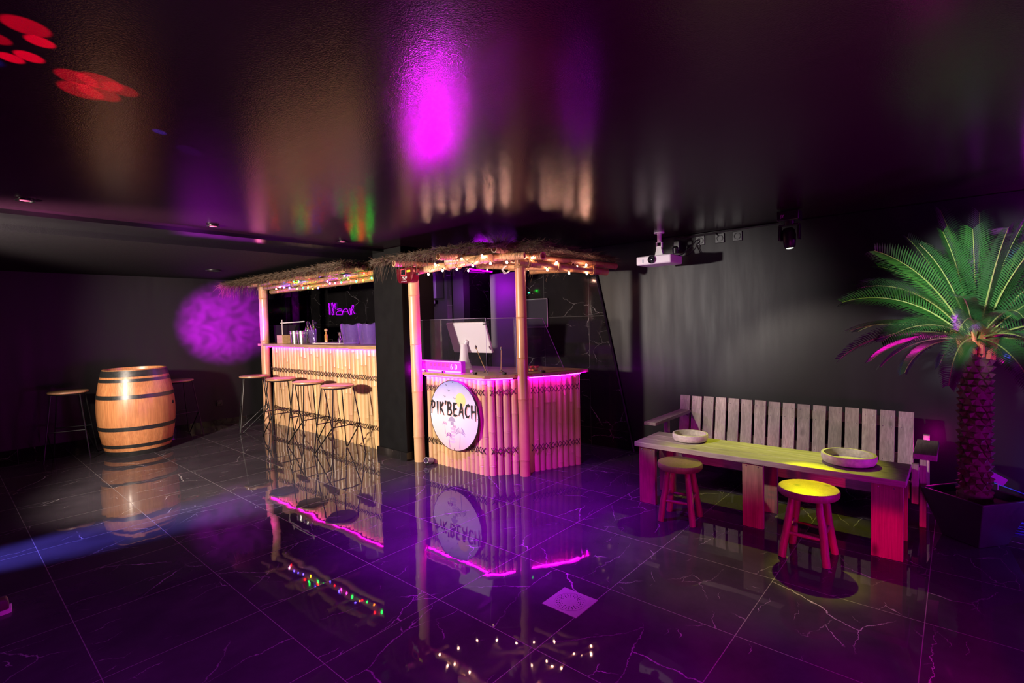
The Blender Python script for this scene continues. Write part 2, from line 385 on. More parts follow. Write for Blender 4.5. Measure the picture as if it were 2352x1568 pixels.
def sheet(name, tint, body, fac, rough=.02):
    """thin clear acrylic: lets light straight through, mirrors by Fresnel, with a little milky body"""
    m, nt, b = new_mat(name); n = N(nt); out = nt.nodes['Material Output']
    b.inputs['Base Color'].default_value = (*body, 1); b.inputs['Roughness'].default_value = .5
    tr = n.node('BsdfTransparent'); tr.inputs[0].default_value = (*tint, 1)
    gl = n.node('BsdfGlossy'); gl.inputs['Roughness'].default_value = rough
    ge = n.node('NewGeometry'); dt = n.node('VectorMath', operation='DOT_PRODUCT'); n.link(ge.outputs['Normal'], dt.inputs[0]); n.link(ge.outputs['Incoming'], dt.inputs[1])
    frs = n.m('ADD', .04, n.m('MULTIPLY', .9, n.m('POWER', n.m('SUBTRACT', 1.0, n.m('ABSOLUTE', dt.outputs['Value'])), 5.0)))
    tl = n.node('BsdfTranslucent'); tl.inputs[0].default_value = (*body, 1)
    a = n.node('MixShader'); a.inputs[0].default_value = .5; n.link(b.outputs[0], a.inputs[1]); n.link(tl.outputs[0], a.inputs[2])
    c = n.node('MixShader'); c.inputs[0].default_value = fac; n.link(tr.outputs[0], c.inputs[1]); n.link(a.outputs[0], c.inputs[2])
    d = n.node('MixShader'); n.link(frs, d.inputs[0]); n.link(c.outputs[0], d.inputs[1]); n.link(gl.outputs[0], d.inputs[2])
    n.link(d.outputs[0], out.inputs[0]); return m
M['glass'] = sheet('clear_acrylic', (.96, .96, .98), (.5, .5, .55), .02)
M['icetub'] = sheet('frosted_acrylic_tub', (.9, .8, 1.0), (.60, .42, .9), .13, .10)
M['pot'] = plain('anthracite_planter', (.02, .021, .03), .5, noise=30)
M['soil'] = plain('dark_soil', (.03, .02, .015), .9, noise=80)
M['trunk'] = plain('palm_trunk_fibre', (.075, .045, .030), .7, noise=40)
M['frondbase'] = plain('orange_frond_base', (.50, .20, .06), .6, noise=30)
M['rope'] = plain('natural_twine', (.42, .24, .10), .8)
M['red'] = plain('red_metallic_case', (.13, .003, .012), .3, .3)
M['yellow'] = plain('yellow_label', (.85, .6, .02), .5)
M['paper'] = plain('white_print', (.8, .8, .8), .6)
M['drain'] = plain('brushed_drain_steel', (.26, .24, .26), .55, .25, noise=40)
M['hole'] = plain('drain_hole', (.003, .003, .003), .9)
M['lens'] = plain('dark_lens_glass', (.01, .01, .015), .05, 0, 1.6)
M['rubber'] = plain('dark_shoe', (.05, .015, .02), .5)
def emit(name, c, s):
    m, nt, b = new_mat(name); b.inputs['Base Color'].default_value = (*c, 1)
    b.inputs['Emission Color'].default_value = (*c, 1); b.inputs['Emission Strength'].default_value = s
    return m
M['led'] = emit('magenta_led', (.72, .0020, 1.0), 300)
M['led_bar'] = emit('pink_led', (1.0, .004, .72), 55)
M['led_dim'] = emit('magenta_led_tube', (.75, .0, 1.0), 12)
M['neon'] = emit('purple_neon', (.45, .0, .85), .9)
M['warm'] = emit('warm_bulb', (1.0, .48, .34), 150)
BC = {'r': (1, .005, .004), 'g': (.004, 1, .04), 'b': (.08, .04, 1), 'y': (1, .45, .005), 'o': (1, .15, .003), 'm': (1, .03, .5), 'w': (1, .35, .8)}
for k, c in BC.items(): M['bulb_' + k] = emit('bulb_' + k, c, 120)
M['spotlens'] = emit('downlight_lens', (1.0, .18, .38), .55)
M['headlens'] = emit('moving_head_lens', (.85, 1.0, .75), 6)
M['greenled'] = emit('green_indicator', (.02, 1, .15), 6)
def leafmat():
    m, nt, b = new_mat('palm_leaflet'); n = N(nt)
    oi = n.node('ObjectInfo'); tc = n.node('TexCoord')
    f = n.noise(tc.outputs['Object'], 8, 2)
    n.link(n.mix(n.m('MULTIPLY', n.m('ADD', oi.outputs['Random'], f), .5), (.010, .062, .020), (.050, .18, .035)), b.inputs['Base Color'])
    b.inputs['Roughness'].default_value = .28; b.inputs['Coat Weight'].default_value = .5; b.inputs['Coat Roughness'].default_value = .18
    return m
M['leaf'] = leafmat()
M['rachis'] = plain('palm_rachis', (.30, .38, .10), .45)
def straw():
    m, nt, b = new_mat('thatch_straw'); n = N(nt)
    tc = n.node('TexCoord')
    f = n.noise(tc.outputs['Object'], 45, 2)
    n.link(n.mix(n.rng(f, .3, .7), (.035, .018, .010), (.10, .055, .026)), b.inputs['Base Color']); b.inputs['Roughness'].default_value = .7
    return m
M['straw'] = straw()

# ------------------------------------------------------------------ setting
XR, YL, ZC = 4.92, 8.2, 2.225
struct('floor', MB().box((1.6, 3.6, -.03), (9.6, 13.6, .06)), M['floor'], smooth=False)
struct('ceiling', MB().box((1.6, 3.6, ZC + .03), (9.6, 13.6, .06)), M['ceiling'], smooth=False)
struct('ceiling_soffit', MB().box((.9, 7.715, 2.187), (8.0, 5.37, .075)), M['soffit'], smooth=False)
struct('trim_1', MB().box((.85, 4.81, 2.210), (7.9, .44, .030)), M['strip'], smooth=False)
struct('wall_left', MB().box((.10, YL + 1.1, 1.09), (6.6, 2.2, 2.18)), M['wall'], smooth=False)
struct('wall_right', MB().box((XR + .06, .45, 1.11), (.12, 7.5, 2.22)).box((XR + .06, 7.8, 1.11), (.12, 5.22, 2.22)), M['wall'], smooth=False)
struct('wall_front', MB().box((1.6, -3.15, 1.11), (9.6, .1, 2.22)), M['wall'], smooth=False)
struct('wall_back', MB().box((-3.15, 3.6, 1.11), (.1, 13.6, 2.22)), M['wall'], smooth=False)
struct('wall_alcove', MB().box((4.2, 10.35, 1.09), (1.5, .1, 2.18)), M['marble_x'], smooth=False)
struct('wall_bar', MB().box((XR - .012, 8.35, 1.02), (.02, 3.9, 2.04)), M['marble'], smooth=False)
struct('wall_corridor', MB().box((6.1, 4.8, 1.11), (.1, 1.4, 2.22)), M['marble'], smooth=False)
struct('wall_corridor', MB().box((5.5, 5.46, 1.11), (1.2, .1, 2.22)), M['marble_x'], smooth=False)
struct('wall_corridor', MB().box((5.5, 4.14, 1.11), (1.2, .1, 2.22)), M['wall'], smooth=False)
struct('door_1', MB().box((5.32, 4.73, 1.05), (.05, .60, 2.10)), plain('grey_door_leaf', (.16, .15, .17), .45), smooth=False)
c_ = MB(); c_.prism([(2.605, .0), (3.085, 2.16), (4.20, 2.16), (4.20, 0)], 0, .02, lambda y, z, k: (XR - k, y, z))
struct('wall_marble', c_, M['marble'], smooth=False)
t_ = MB().tube([(XR - .022, 2.60, .0), (XR - .022, 3.08, 2.16)], .012, 4)
struct('trim_2', t_, M['blackmetal'], smooth=False)
struct('trim_3', MB().box((3.42, 4.55, 1.11), (.42, .50, 2.22)), M['wall_dark'], smooth=False)      # black column
bb = MB().box((3.415, 4.55, .045), (.45, .53, .09))
struct('baseboard_column', bb, M['marble'], smooth=False)
struct('baseboard_left', MB().box((.10, YL - .006, .045), (6.58, .012, .09)), M['marble_x'], smooth=False)
struct('baseboard_right', MB().box((XR - .006, .1, .04), (.012, 4.9, .08)), M['marble'], smooth=False)

# ------------------------------------------------------------------ recessed lights, ceiling speaker
for i, (x, y) in enumerate(((.41, 4.19), (1.48, 4.34), (2.61, 4.386))):
    t = thing('recessed_downlight', ('leftmost round recessed downlight in the black ceiling, glowing red',
              'middle round recessed downlight in the black ceiling, glowing pink',
              'round recessed downlight in the ceiling nearest the black column, glowing purple')[i], 'light', (x, y, ZC - .02), 'downlights in the black ceiling')
    MB().lathe([(.046, -.002), (.046, -.006), (.034, -.006), (.030, .0), (.034, .012), (.046, .012)], 28, (x, y, ZC - .006), cap=False).build('bezel', M['blackmetal'], t)
    MB().lathe([(.030, .002), (.024, -.004), (.012, -.007), (.001, -.008)], 24, (x, y, ZC - .006)).build('lamp_lens', M['spotlens'], t)
t = thing('ceiling_speaker', 'round black speaker set in the dropped ceiling left of the thatched bar', 'speaker', (2.33, 6.9, 2.12))
MB().lathe([(.085, .03), (.085, 0), (.075, -.004), (.07, .004)], 32, (2.33, 6.9, 2.14), cap=False).build('rim', M['blackmetal'], t)
g_ = MB()
for k in range(6): g_.lathe([(.012 * k + .004, 0), (.012 * k + .008, -.003), (.012 * k + .011, 0)], 32, (2.33, 6.9, 2.146), cap=False)
g_.lathe([(.072, .001), (.0005, .002)], 32, (2.33, 6.9, 2.147)); g_.build('grille', M['black'], t)

# ------------------------------------------------------------------ bamboo culms
def culm_mb(p0, p1, r, n=14, gap=None, seed=0, hollow=False, wob=.0):
    rs = random.Random(seed * 7919 + 13); rs.random(); p0 = Vector(p0); p1 = Vector(p1); L = (p1 - p0).length; d = (p1 - p0).normalized()
    gap = gap or .3
    s = rs.uniform(.04, gap); pts = [0.0]; rad = [r]
    def add(a, q): pts.append(a); rad.append(q)
    while s < L - .02:
        add(max(s - .022, pts[-1] + .001), r * .985); add(s - .006, r * 1.0); add(s - .002, r * 1.035); add(s + .001, r * .96); add(s + .004, r * 1.03); add(s + .014, r * 1.0)
        s += gap * rs.uniform(.75, 1.25)
    add(L, r)
    q = [p0 + d * a for a in pts]
    m = MB()
    if hollow:
        q = [q[0] + d * .05] + [q[0]] + q; rad = [r * .68] + [r * .72] + rad
    if hollow:
        # open pipe end: inner wall then outer wall
        up = Vector((0, 0, 1)) if abs(d.z) < .9 else Vector((1, 0, 0)); a = d.cross(up).normalized(); b = a.cross(d)
        vs = [q[i] + (a * math.cos(2 * PI * k / n) + b * math.sin(2 * PI * k / n)) * rad[i] for i in range(len(q)) for k in range(n)]
        fs = [(i * n + k, i * n + (k + 1) % n, (i + 1) * n + (k + 1) % n, (i + 1) * n + k) for i in range(len(q) - 1) for k in range(n)]
        fs.append(tuple(range(n - 1, -1, -1))); fs.append(tuple((len(q) - 1) * n + k for k in range(n)))
        m.add(vs, fs)
    else: m.tube(q, rad, n)
    return m
def lashing(m, p0, p1, z, step, out, amp=.028, r=.0038, zo=0.0):
    """rope zigzag on a row of culms from p0 to p1"""
    p0 = Vector(p0); p1 = Vector(p1); d = (p1 - p0); L = d.length; d.normalize(); nrm = Vector((out[0], out[1], 0)).normalized()
    k = max(2, int(L / step)); a = []; b = []
    for i in range(2 * k + 1):
        s = L * i / (2 * k); o = nrm * (.010 if i % 2 else .0)
        zz = z + (amp if i % 2 else -amp) + random.uniform(-.004, .004)
        a.append(p0 + d * s + o + Vector((0, 0, zz))); zz = z - (amp if i % 2 else -amp) + random.uniform(-.004, .004)
        b.append(p0 + d * s + o + nrm * .004 + Vector((0, 0, zz)))
    m.tube(a, r, 5); m.tube(b, r, 5)

# ------------------------------------------------------------------ bar
t = thing('bar_counter', 'long bar with wooden top, black-laced bamboo front and pink light strip', 'bar', (3.5, 6.3, 0))
y = 7.66; k = 0
while y > 4.86:
    r = random.uniform(.039, .048); y -= r
    culm_mb((3.356 + random.uniform(-.003, .003), y, 0.0), (3.356, y, 1.135), r, 12, .34, 100 + k).build('bamboo_culm', M['bamboo'], t)
    y -= r; k += 1
MB().box((3.60, 6.26, .56), (.40, 2.86, 1.12)).build('body', M['black'], t, smooth=False)
for z in (.815, .245):
    m_ = MB(); lashing(m_, (3.304, 7.64, 0), (3.304, 4.88, 0), z, .090, (-1, 0)); m_.build('rope_lashing', M['cord'], t)
MB().box((3.50, 7.50, 1.172), (.52, .86, .036)).build('countertop', M['counter'], t, bevel=.003)
MB().box((3.52, 5.935, 1.168), (.60, 2.26, .040)).build('countertop', M['counter'], t, bevel=.003)
MB().box((3.29, 6.28, 1.143), (.010, 2.90, .006)).build('light_strip', M['led_bar'], t, smooth=False)
# posts, beams and thatch over the bar
def thatch(name, t, quad, z0f, n, thick, seed, lmin=.10, lmax=.30, edges=None):
    """straw mat over a quad footprint (x0,x1,y0,y1)"""
    rs = random.Random(seed); x0, x1, y0, y1 = quad; m = MB()
    nx, ny = 10, 24; vs = []; top = []
    for i in range(nx + 1):
        for j in range(ny + 1):
            x = x0 + (x1 - x0) * i / nx; y = y0 + (y1 - y0) * j / ny
            vs.append((x, y, z0f(x, y) + thick * (.45 + .3 * rs.random()))); top.append((x, y, z0f(x, y)))
    m.add(vs, [(i * (ny + 1) + j, (i + 1) * (ny + 1) + j, (i + 1) * (ny + 1) + j + 1, i * (ny + 1) + j + 1) for i in range(nx) for j in range(ny)])
    m.add(top, [(i * (ny + 1) + j, i * (ny + 1) + j + 1, (i + 1) * (ny + 1) + j + 1, (i + 1) * (ny + 1) + j) for i in range(nx) for j in range(ny)])
    for k in range(n):
        e = rs.random()
        if e < .55: x, y, dx, dy = x0 + rs.uniform(-.01, .12), rs.uniform(y0, y1), -1, rs.choice((-1, 1)) * rs.uniform(.4, 3.2)
        elif e < .68: x, y, dx, dy = rs.uniform(x0, x1), y0 + rs.uniform(-.02, .06), rs.uniform(-.9, .3), -1
        elif e < .80: x, y, dx, dy = rs.uniform(x0, x1), y1 + rs.uniform(-.06, .02), rs.uniform(-.9, .3), 1
        else: x, y, dx, dy = rs.uniform(x0, x1), rs.uniform(y0, y1), rs.uniform(-1, .2), rs.uniform(-1, 1)
        L = rs.uniform(lmin, lmax) * (.45 if e < .8 else 1); d = Vector((dx, dy, 0)).normalized()
        z = z0f(x, y) + rs.uniform(-.012, thick * .8); droop = rs.uniform(-.03, .05) if rs.random() < .96 else rs.uniform(.10, .22)
        p = Vector((x, y, z)) - d * L * .4; q = p + d * L * .55 + Vector((0, 0, -droop * .2)); q2 = p + d * L + Vector((0, 0, -droop))
        for pp in (p, q, q2): pp.z = min(pp.z, 2.218)
        m.tube([p, q, q2], [.0016, .0015, .0006], 3)
    o = m.build('thatch', M['straw'], t, smooth=False); return o
t = thing('bar_canopy', 'thatched bamboo canopy over the long bar, hung with coloured bulbs', 'canopy', (3.3, 7.8, 0))
culm_mb((3.29, 7.79, 0), (3.29, 7.79, 2.03), .062, 20, .52, 5).build('post', M['bamboo'], t)
zb = lambda x, y: 2.045 + (x - 2.82) * .05
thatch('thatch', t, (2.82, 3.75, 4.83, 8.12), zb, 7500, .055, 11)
culm_mb((3.30, 7.92, 2.015), (3.30, 4.83, 2.015), .040, 16, .4, 21, True).build('beam', M['bamboo_shaded'], t)
culm_mb((3.38, 7.7, 1.955), (3.38, 4.83, 1.955), .036, 16, .4, 22, True).build('beam', M['bamboo_shaded'], t)
culm_mb((3.12, 7.85, 2.045), (3.12, 4.83, 2.045), .030, 16, .4, 23, True).build('beam', M['bamboo_shaded'], t)
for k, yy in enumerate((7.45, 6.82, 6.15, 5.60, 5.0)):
    culm_mb((2.98, yy, 2.035), (3.74, yy, 2.055), .034, 16, .33, 30 + k, True).build('rafter', M['bamboo_shaded'], t)
m_ = MB()
for yy in (7.78, 6.82, 5.6, 5.0):
    for a in range(3): m_.tube([(3.30 + .047 * math.cos(q), yy + .012 * (a - 1), 2.015 + .047 * math.sin(q)) for q in [2 * PI * i / 14 for i in range(14)]], .004, 5, True)
m_.build('twine_binding', M['rope'], t)
# coloured string light
def string_light(name, label, pts, path, t_loc, mats, group=None):
    """pts: bulb positions with colour key; path: points the cable passes through"""
    t = thing(name, label, 'string light', t_loc, group)
    c = MB()
    for a, b in zip(path[:-1], path[1:]):
        a, b = Vector(a), Vector(b); seg = []
        for i in range(9):
            f = i / 8; p = a.lerp(b, f); p.z -= math.sin(PI * f) * min(.02, (b - a).length * .12); seg.append(p)
        c.tube(seg, .0016, 4)
    c.build('cable', M['blackrub'], t)
    for x, y, z, k in pts:
        p = (x, y, z)
        MB().lathe([(.003, .022), (.0052, .020), (.0052, .010), (.003, .009)], 8, p).build('bulb_socket', M['blackrub'], t)
        MB().lathe([(.002, .011), (.0065, .006), (.0095, -.001), (.0085, -.008), (.004, -.0125), (.0008, -.0135)], 10, p).build('bulb', mats(k), t)
bl = [(7.22,1.966,'w'),(7.18,1.926,'r'),(7.11,1.983,'b'),(6.98,1.973,'b'),(6.82,1.957,'b'),(6.61,1.934,'y'),(6.44,1.933,'g'),(6.31,1.925,'g'),(6.19,1.905,'o'),(6.05,1.909,'b'),(5.93,1.93,'r'),(5.76,1.944,'m'),(5.64,1.938,'m'),(5.5,1.938,'g'),(5.34,1.968,'o'),(5.29,1.942,'r'),(5.18,1.927,'g'),(5.04,1.93,'o'),(4.87,1.941,'g')]
bl2 = [(5.0,2.016,'r'),(5.41,2.02,'b'),(5.8,1.981,'b'),(6.28,1.958,'r'),(6.45,1.977,'r'),(6.53,2.031,'b'),(6.68,2.045,'g'),(6.78,2.049,'r'),(6.85,2.059,'o')]
string_light('string_light', 'coloured bulb string hanging in front of the bar canopy beam', [(3.235, y, z, k) for y, z, k in bl],
             [(3.235, y, z + .022) for y, z, k in bl], (3.235, 6, 1.94), lambda k: M['bulb_' + k])
string_light('string_light', 'upper coloured bulb string wound along the bar canopy beam under the thatch', [(3.225, y, z - .012, k) for y, z, k in bl2],
             [(3.225, y, z + .010) for y, z, k in bl2], (3.225, 6, 2.0), lambda k: M['bulb_' + k])

# neon lettering on the marble wall behind the bar
t = thing('neon_sign', 'purple neon outline lettering ending in BAR on the marble wall behind the bar', 'neon sign', (4.88, 8.4, 1.6))
def nz(cx, cy): return (4.885, 8.79 - (cx - 1320) / 330 * .90, 1.62 + (1018 - cy) / 153 * .235)
strokes = [[(1330,870),(1324,890),(1332,930),(1330,1005),(1340,1010),(1344,960),(1340,900),(1332,868)],
           [(1372,1010),(1366,985),(1378,950),(1370,915),(1364,870),(1376,866),(1384,900),(1392,935),(1386,985),(1390,1008),(1372,1012)],
           [(1384,905),(1405,880),(1398,912),(1424,874),(1414,915),(1390,928),(1412,940),(1420,925),(1402,918)],
           [(1432,950),(1470,945),(1486,952),(1480,968),(1440,972),(1425,985),(1424,1014),(1494,1018),(1500,975),(1478,972)],
           [(1494,1015),(1512,962),(1540,945),(1560,962),(1572,1010),(1588,1022),(1596,1005),(1590,950)],[(1512,985),(1566,985)],
           [(1598,1022),(1608,1018),(1610,950),(1620,912),(1634,915),(1630,950),(1618,965),(1640,1010),(1648,1014)]]
m_ = MB()
for s_ in strokes: m_.tube([nz(*p) for p in s_], .0065, 6)
m_.build('neon_tube', M['neon'], t)

# ------------------------------------------------------------------ things on the bar
ZB = 1.19
t = thing('black_monitor', 'black glossy till screen on the left end of the bar', 'monitor', (3.5, 7.60, ZB))
MB().prism([(7.85, ZB + .01), (7.34, ZB + .01), (7.20, ZB + .27), (7.93, ZB + .27)], 0, .06, lambda y, z, k: (3.46 + k + (z - ZB) * .1, y, z)).build('screen', M['black_matte'], t, bevel=.004)
MB().box((3.60, 7.60, ZB + .01), (.18, .26, .02)).box((3.56, 7.6, ZB + .07), (.03, .1, .12)).build('stand', M['black'], t, bevel=.003)
t = thing('straw_holder', 'square wooden block with upright and crossing pale rods beside metal buckets', 'holder', (3.36, 7.30, ZB))
MB().box((3.36, 7.33, ZB + .062), (.12, .17, .124)).build('block', M['counter'], t, bevel=.003)
MB().tube([(3.36, 7.36, ZB + .12), (3.36, 7.36, ZB + .345)], .009, 10).build('upright_rod', M['bowl'], t)
MB().tube([(3.37, 7.42, ZB + .295), (3.37, 6.72, ZB + .305)], .008, 10).build('cross_rod', M['white'], t)
def bucket(x, y, label, first=None):
    t = thing('metal_bucket', label, 'bucket', (x, y, ZB), 'metal buckets on the bar')
    c = (x, y, ZB)
    MB().lathe([(.058, .0), (.072, .17), (.076, .173), (.076, .177), (.070, .177), (.056, .006), (.001, .006)], 26, c, cap=False).lathe([(.058, 0), (.001, .0)], 26, c, cap=False).build('pail', M['steel'], t)
    d = MB()
    for z in (.140, .152):
        for k in range(20):
            a = 2 * PI * k / 20; r = .058 + z * .082
            d.lathe([(.004, -.003), (.004, .003)], 6, (x + math.cos(a) * r, y + math.sin(a) * r, ZB + z))
    d.build('stud_ring', M['white'], t)
bucket(3.40, 7.05, 'left of the two small galvanised buckets, touching the wooden block on the bar')
bucket(3.42, 6.885, 'right of the two small galvanised buckets, in front of the cocktail shakers')
def shaker(x, y, h, r, lean, label):
    t = thing('cocktail_shaker', label, 'shaker', (x, y, ZB), 'bar tools behind the buckets')
    m = rotm('X', lean)
    MB().lathe([(r * .7, 0), (r, h * .55), (r * .96, h * .6)], 20, (x, y, ZB), m).build('tumbler', M['chrome'], t)
    MB().lathe([(r * .97, h * .60), (r * .7, h * .78), (r * .38, h * .84), (r * .38, h * .97), (r * .3, h)], 20, (x, y, ZB), m).build('cap', M['chrome'], t)
shaker(3.56, 6.99, .31, .045, 0, 'tall chrome cocktail shaker standing upright behind the metal buckets')
shaker(3.58, 6.84, .33, .042, -.10, 'chrome cocktail shaker leaning right behind the metal buckets')
t = thing('bar_spoon_cup', 'clear plastic cup of bar spoons and muddler right of the buckets', 'cup', (3.5, 6.74, ZB))
MB().lathe([(.042, 0), (.055, .19), (.052, .19), (.039, .006), (.001, .006)], 22, (3.5, 6.74, ZB), cap=False).lathe([(.042, 0), (.001, 0)], 22, (3.5, 6.74, ZB), cap=False).build('cup', M['icetub'], t)
MB().tube([(3.5, 6.75, ZB + .02), (3.5, 6.66, ZB + .27)], .006, 6).lathe([(.004, 0), (.018, .015), (.015, .035), (.003, .045)], 10, (3.5, 6.655, ZB + .26)).build('muddler', M['blackmetal'], t)
MB().tube([(3.51, 6.73, ZB + .02), (3.52, 6.86, ZB + .29)], .004, 6).build('spoon', M['chrome'], t)
t = thing('small_bottle', 'small amber bottle with round wooden stopper on the bar', 'bottle', (3.62, 6.60, ZB))
MB().lathe([(.024, 0), (.024, .11), (.010, .13), (.010, .155)], 18, (3.62, 6.60, ZB)).build('glass_body', plain('amber_glass', (.5, .22, .05), .2), t)
MB().lathe([(.008, .155), (.022, .165), (.024, .182), (.015, .196), (.002, .2)], 16, (3.62, 6.60, ZB)).build('stopper', M['counter'], t)
t = thing('jigger', 'chrome hourglass jigger on the wooden tray on the bar', 'jigger', (3.55, 6.12, ZB + .0125))
MB().lathe([(.026, 0), (.022, .05), (.010, .078), (.022, .11), (.027, .137), (.024, .137), (.008, .08)], 22, (3.55, 6.12, ZB + .0135)).build('double_cone', M['chrome'], t)
def tray(x, y, w_, l_, label):
    t = thing('wooden_tray', label, 'tray', (x, y, ZB), 'trays on the bar')
    MB().box((x, y, ZB + .006), (w_, l_, .012)).build('board', M['bowl'], t, bevel=.003)
    m = MB()
    for e in (-1, 1):
        yy = y + e * l_ * .36
        m.tube([(x + w_ * .3, yy - .06, ZB + .01), (x + w_ * .3, yy - .055, ZB + .05), (x + w_ * .3, yy + .055, ZB + .05), (x + w_ * .3, yy + .06, ZB + .01)], .0035, 6)
    m.build('wire_handle', M['blackmetal'], t)
tray(3.56, 6.42, .30, .34, 'pale serving board with wire handles between buckets and jigger')
tray(3.56, 6.05, .30, .34, 'pale serving board with wire handles under the chrome jigger')
def icetub(x, y, label, rz=0):
    t = thing('ice_tub', label, 'ice tub', (x, y, ZB), 'frosted ice tubs on the bar', rz)
    global ORG; ORG = Vector((0, 0, 0))
    n = 40; prof = [(.125, .0), (.135, .03), (.150, .10), (.165, .17), (.178, .235)]
    def ring(r, z, sc_): return [(r * .62 * math.cos(2 * PI * k / n), r * 1.05 * math.sin(2 * PI * k / n), z + (.025 * (1 - abs(math.sin(2 * PI * k / n))) if sc_ else 0) + (.006 * math.sin(9 * 2 * PI * k / n) if sc_ else 0)) for k in range(n)]
    vs = []; prof2 = prof + [(r - .006, z) for r, z in reversed(prof[1:])] + [(.115, .008)]
    for i, (r, z) in enumerate(prof2): vs += ring(r, z, i in (4, 5))
    fs = [(i * n + k, i * n + (k + 1) % n, (i + 1) * n + (k + 1) % n, (i + 1) * n + k) for i in range(len(prof2) - 1) for k in range(n)]
    fs.append(tuple(range(n - 1, -1, -1))); fs.append(tuple((len(prof2) - 1) * n + k for k in range(n)))
    MB().add(vs, fs).build('shell', M['icetub'], t)
    r_ = MB()
    for e in (-1, 1):
        r_.tube([(0, e * (p[0] * 1.05 + .004), p[1]) for p in prof], .006, 6)
    r_.build('scalloped_ridge', M['icetub'], t)
icetub(3.46, 5.70, 'left frosted acrylic ice tub with flared scalloped rim on the bar')
icetub(3.45, 5.305, 'frosted acrylic ice tub on the bar nearest the black column')

# ------------------------------------------------------------------ bar stools
def make_barstool(label, group, loc, rz):
    t = thing('bar_stool', label, 'bar stool', (0, 0, 0), group)
    MB().lathe([(.001, .742), (.168, .742), (.180, .746), (.183, .755), (.181, .763), (.172, .768), (.001, .768)], 40).build('seat', M['barseat'], t)
    MB().lathe([(.001, .728), (.150, .728), (.155, .735), (.155, .742), (.001, .742)], 36).build('under_plate', M['black'], t)
    A, B, C, D = (-.20, .20), (-.20, -.20), (.20, .20), (.20, -.20); h = .33; s = .62
    f = lambda P, z: (P[0] * (1 - (1 - s) * z / .735), P[1] * (1 - (1 - s) * z / .735), z)
    r = .0066
    for P, Q in ((A, B), (C, D)):
        bend = [f(P, .735), f(P, .4), f(P, .03), (P[0], P[1] - .004, .012), (P[0], P[1] - .018, .007), (P[0], P[1] - .034, .018), f(Q, h)]
        MB().tube(bend, r, 8).build('hairpin_leg', M['blackmetal'], t)
        MB().tube([f(Q, .735), f(Q, .4), f(Q, .0)], r, 8).build('leg', M['blackmetal'], t)
    for P, Q in ((A, C), (B, D)):
        MB().tube([f(P, h), f(Q, h)], r * .9, 8).build('footrest', M['blackmetal'], t)
    t.location = loc; t.rotation_euler = (0, 0, rz)
    return t
G1 = 'bar stools in front of the bar'
st = make_barstool('round-seat bar stool at the bar, nearest the black column', G1, (2.965, 5.21, 0), 0)
for loc, rz, lab, g in (((2.984, 5.91, 0), .02, 'second bar stool from the black column in the bar row', G1),
                        ((2.98, 6.63, 0), -.12, 'third bar stool from the black column in the bar row', G1),
                        ((2.94, 7.38, 0), 1.25, 'bar stool at the far left end of the bar by the wall', G1),
                        ((1.00, 7.59, 0), -.33, 'bar stool standing left of the wooden barrel', 'stools beside the barrel'),
                        ((2.13, 7.78, 0), .15, 'bar stool half hidden behind the right of the wooden barrel', 'stools beside the barrel')):
    c = copy_tree(st); c.location = loc; c.rotation_euler = (0, 0, rz); c['label'] = lab; c['group'] = g

# ------------------------------------------------------------------ barrel
BX, BY = 1.585, 7.37
t = thing('wine_barrel', 'upright varnished oak barrel with six black hoops', 'barrel', (BX, BY, 0))
H_ = .985
def br(z): return .310 + .074 * (1 - ((z - H_ / 2) / (H_ / 2)) ** 2)
ns = 26
vs = []; fs = []; nz_ = 18
for i in range(nz_ + 1):
    z = H_ * i / nz_
    for k in range(ns * 4):
        e = k % 4; rr = br(z) * (.9955 if e == 0 else 1.0)
        a = 2 * PI * k / (ns * 4); vs.append((BX + rr * math.cos(a), BY + rr * math.sin(a), z))
n4 = ns * 4
fs = [(i * n4 + k, i * n4 + (k + 1) % n4, (i + 1) * n4 + (k + 1) % n4, (i + 1) * n4 + k) for i in range(nz_) for k in range(n4)]
b_ = MB().add(vs, fs); b_.lathe([(br(H_), H_), (br(H_) - .022, H_), (br(H_) - .028, H_ - .035)], 64, (BX, BY, 0), cap=False)
b_.lathe([(br(0), 0), (.001, 0)], 48, (BX, BY, 0), cap=False)
b_.build('staves', M['oak'], t)
MB().lathe([(br(H_) - .026, H_ - .045), (br(H_) - .026, H_ - .035), (.001, H_ - .035)], 48, (BX, BY, 0)).build('head', M['oak'], t)
for z0, z1 in ((.905, .975), (.845, .880), (.655, .700), (.295, .340), (.095, .135), (.0, .055)):
    MB().lathe([(br(z0) - .004, z0), (br(z0) + .0035, z0), (br(z1) + .0035, z1), (br(z1) - .004, z1)], 80, (BX, BY, 0), cap=False).build('hoop', M['hoop'], t)
rv = MB()
for z in (.865, .68, .315):
    for a in (-1.75, -1.68): rv.lathe([(.006, -.004), (.006, .002), (.003, .004)], 10, (BX + (br(z) + .004) * math.cos(a), BY + (br(z) + .004) * math.sin(a), z))
rv.build('rivets', M['hoop'], t)
a = -.62; MB().lathe([(.02, -.01), (.02, .004), (.012, .005)], 14, (BX + br(.55) * math.cos(a), BY + br(.55) * math.sin(a), .56), rotm('Z', a) @ rotm('Y', PI / 2)).build('bung_hole', M['hole'], t)
def outlet(x, y, z, label, grp, axis, s=.08):
    t = thing('wall_socket', label, 'socket', (x, y, z), grp)
    m = rotm('Z', 0) if axis == 'Y' else rotm('Z', -PI / 2)
    def tr(v): return m @ Vector(v) + Vector((x, y, z))
    MB().box((x, y, z), (s, .012, s) if axis == 'Y' else (.012, s, s)).build('plate', M['black'], t, bevel=.003)
    mm = m @ rotm('X', PI / 2)
    MB().lathe([(s * .36, .0), (s * .36, .012), (s * .29, .012), (s * .27, .004), (.001, .004)], 24, tr((0, 0, 0)), mm, cap=False).build('round_insert', M['blackmetal'], t)
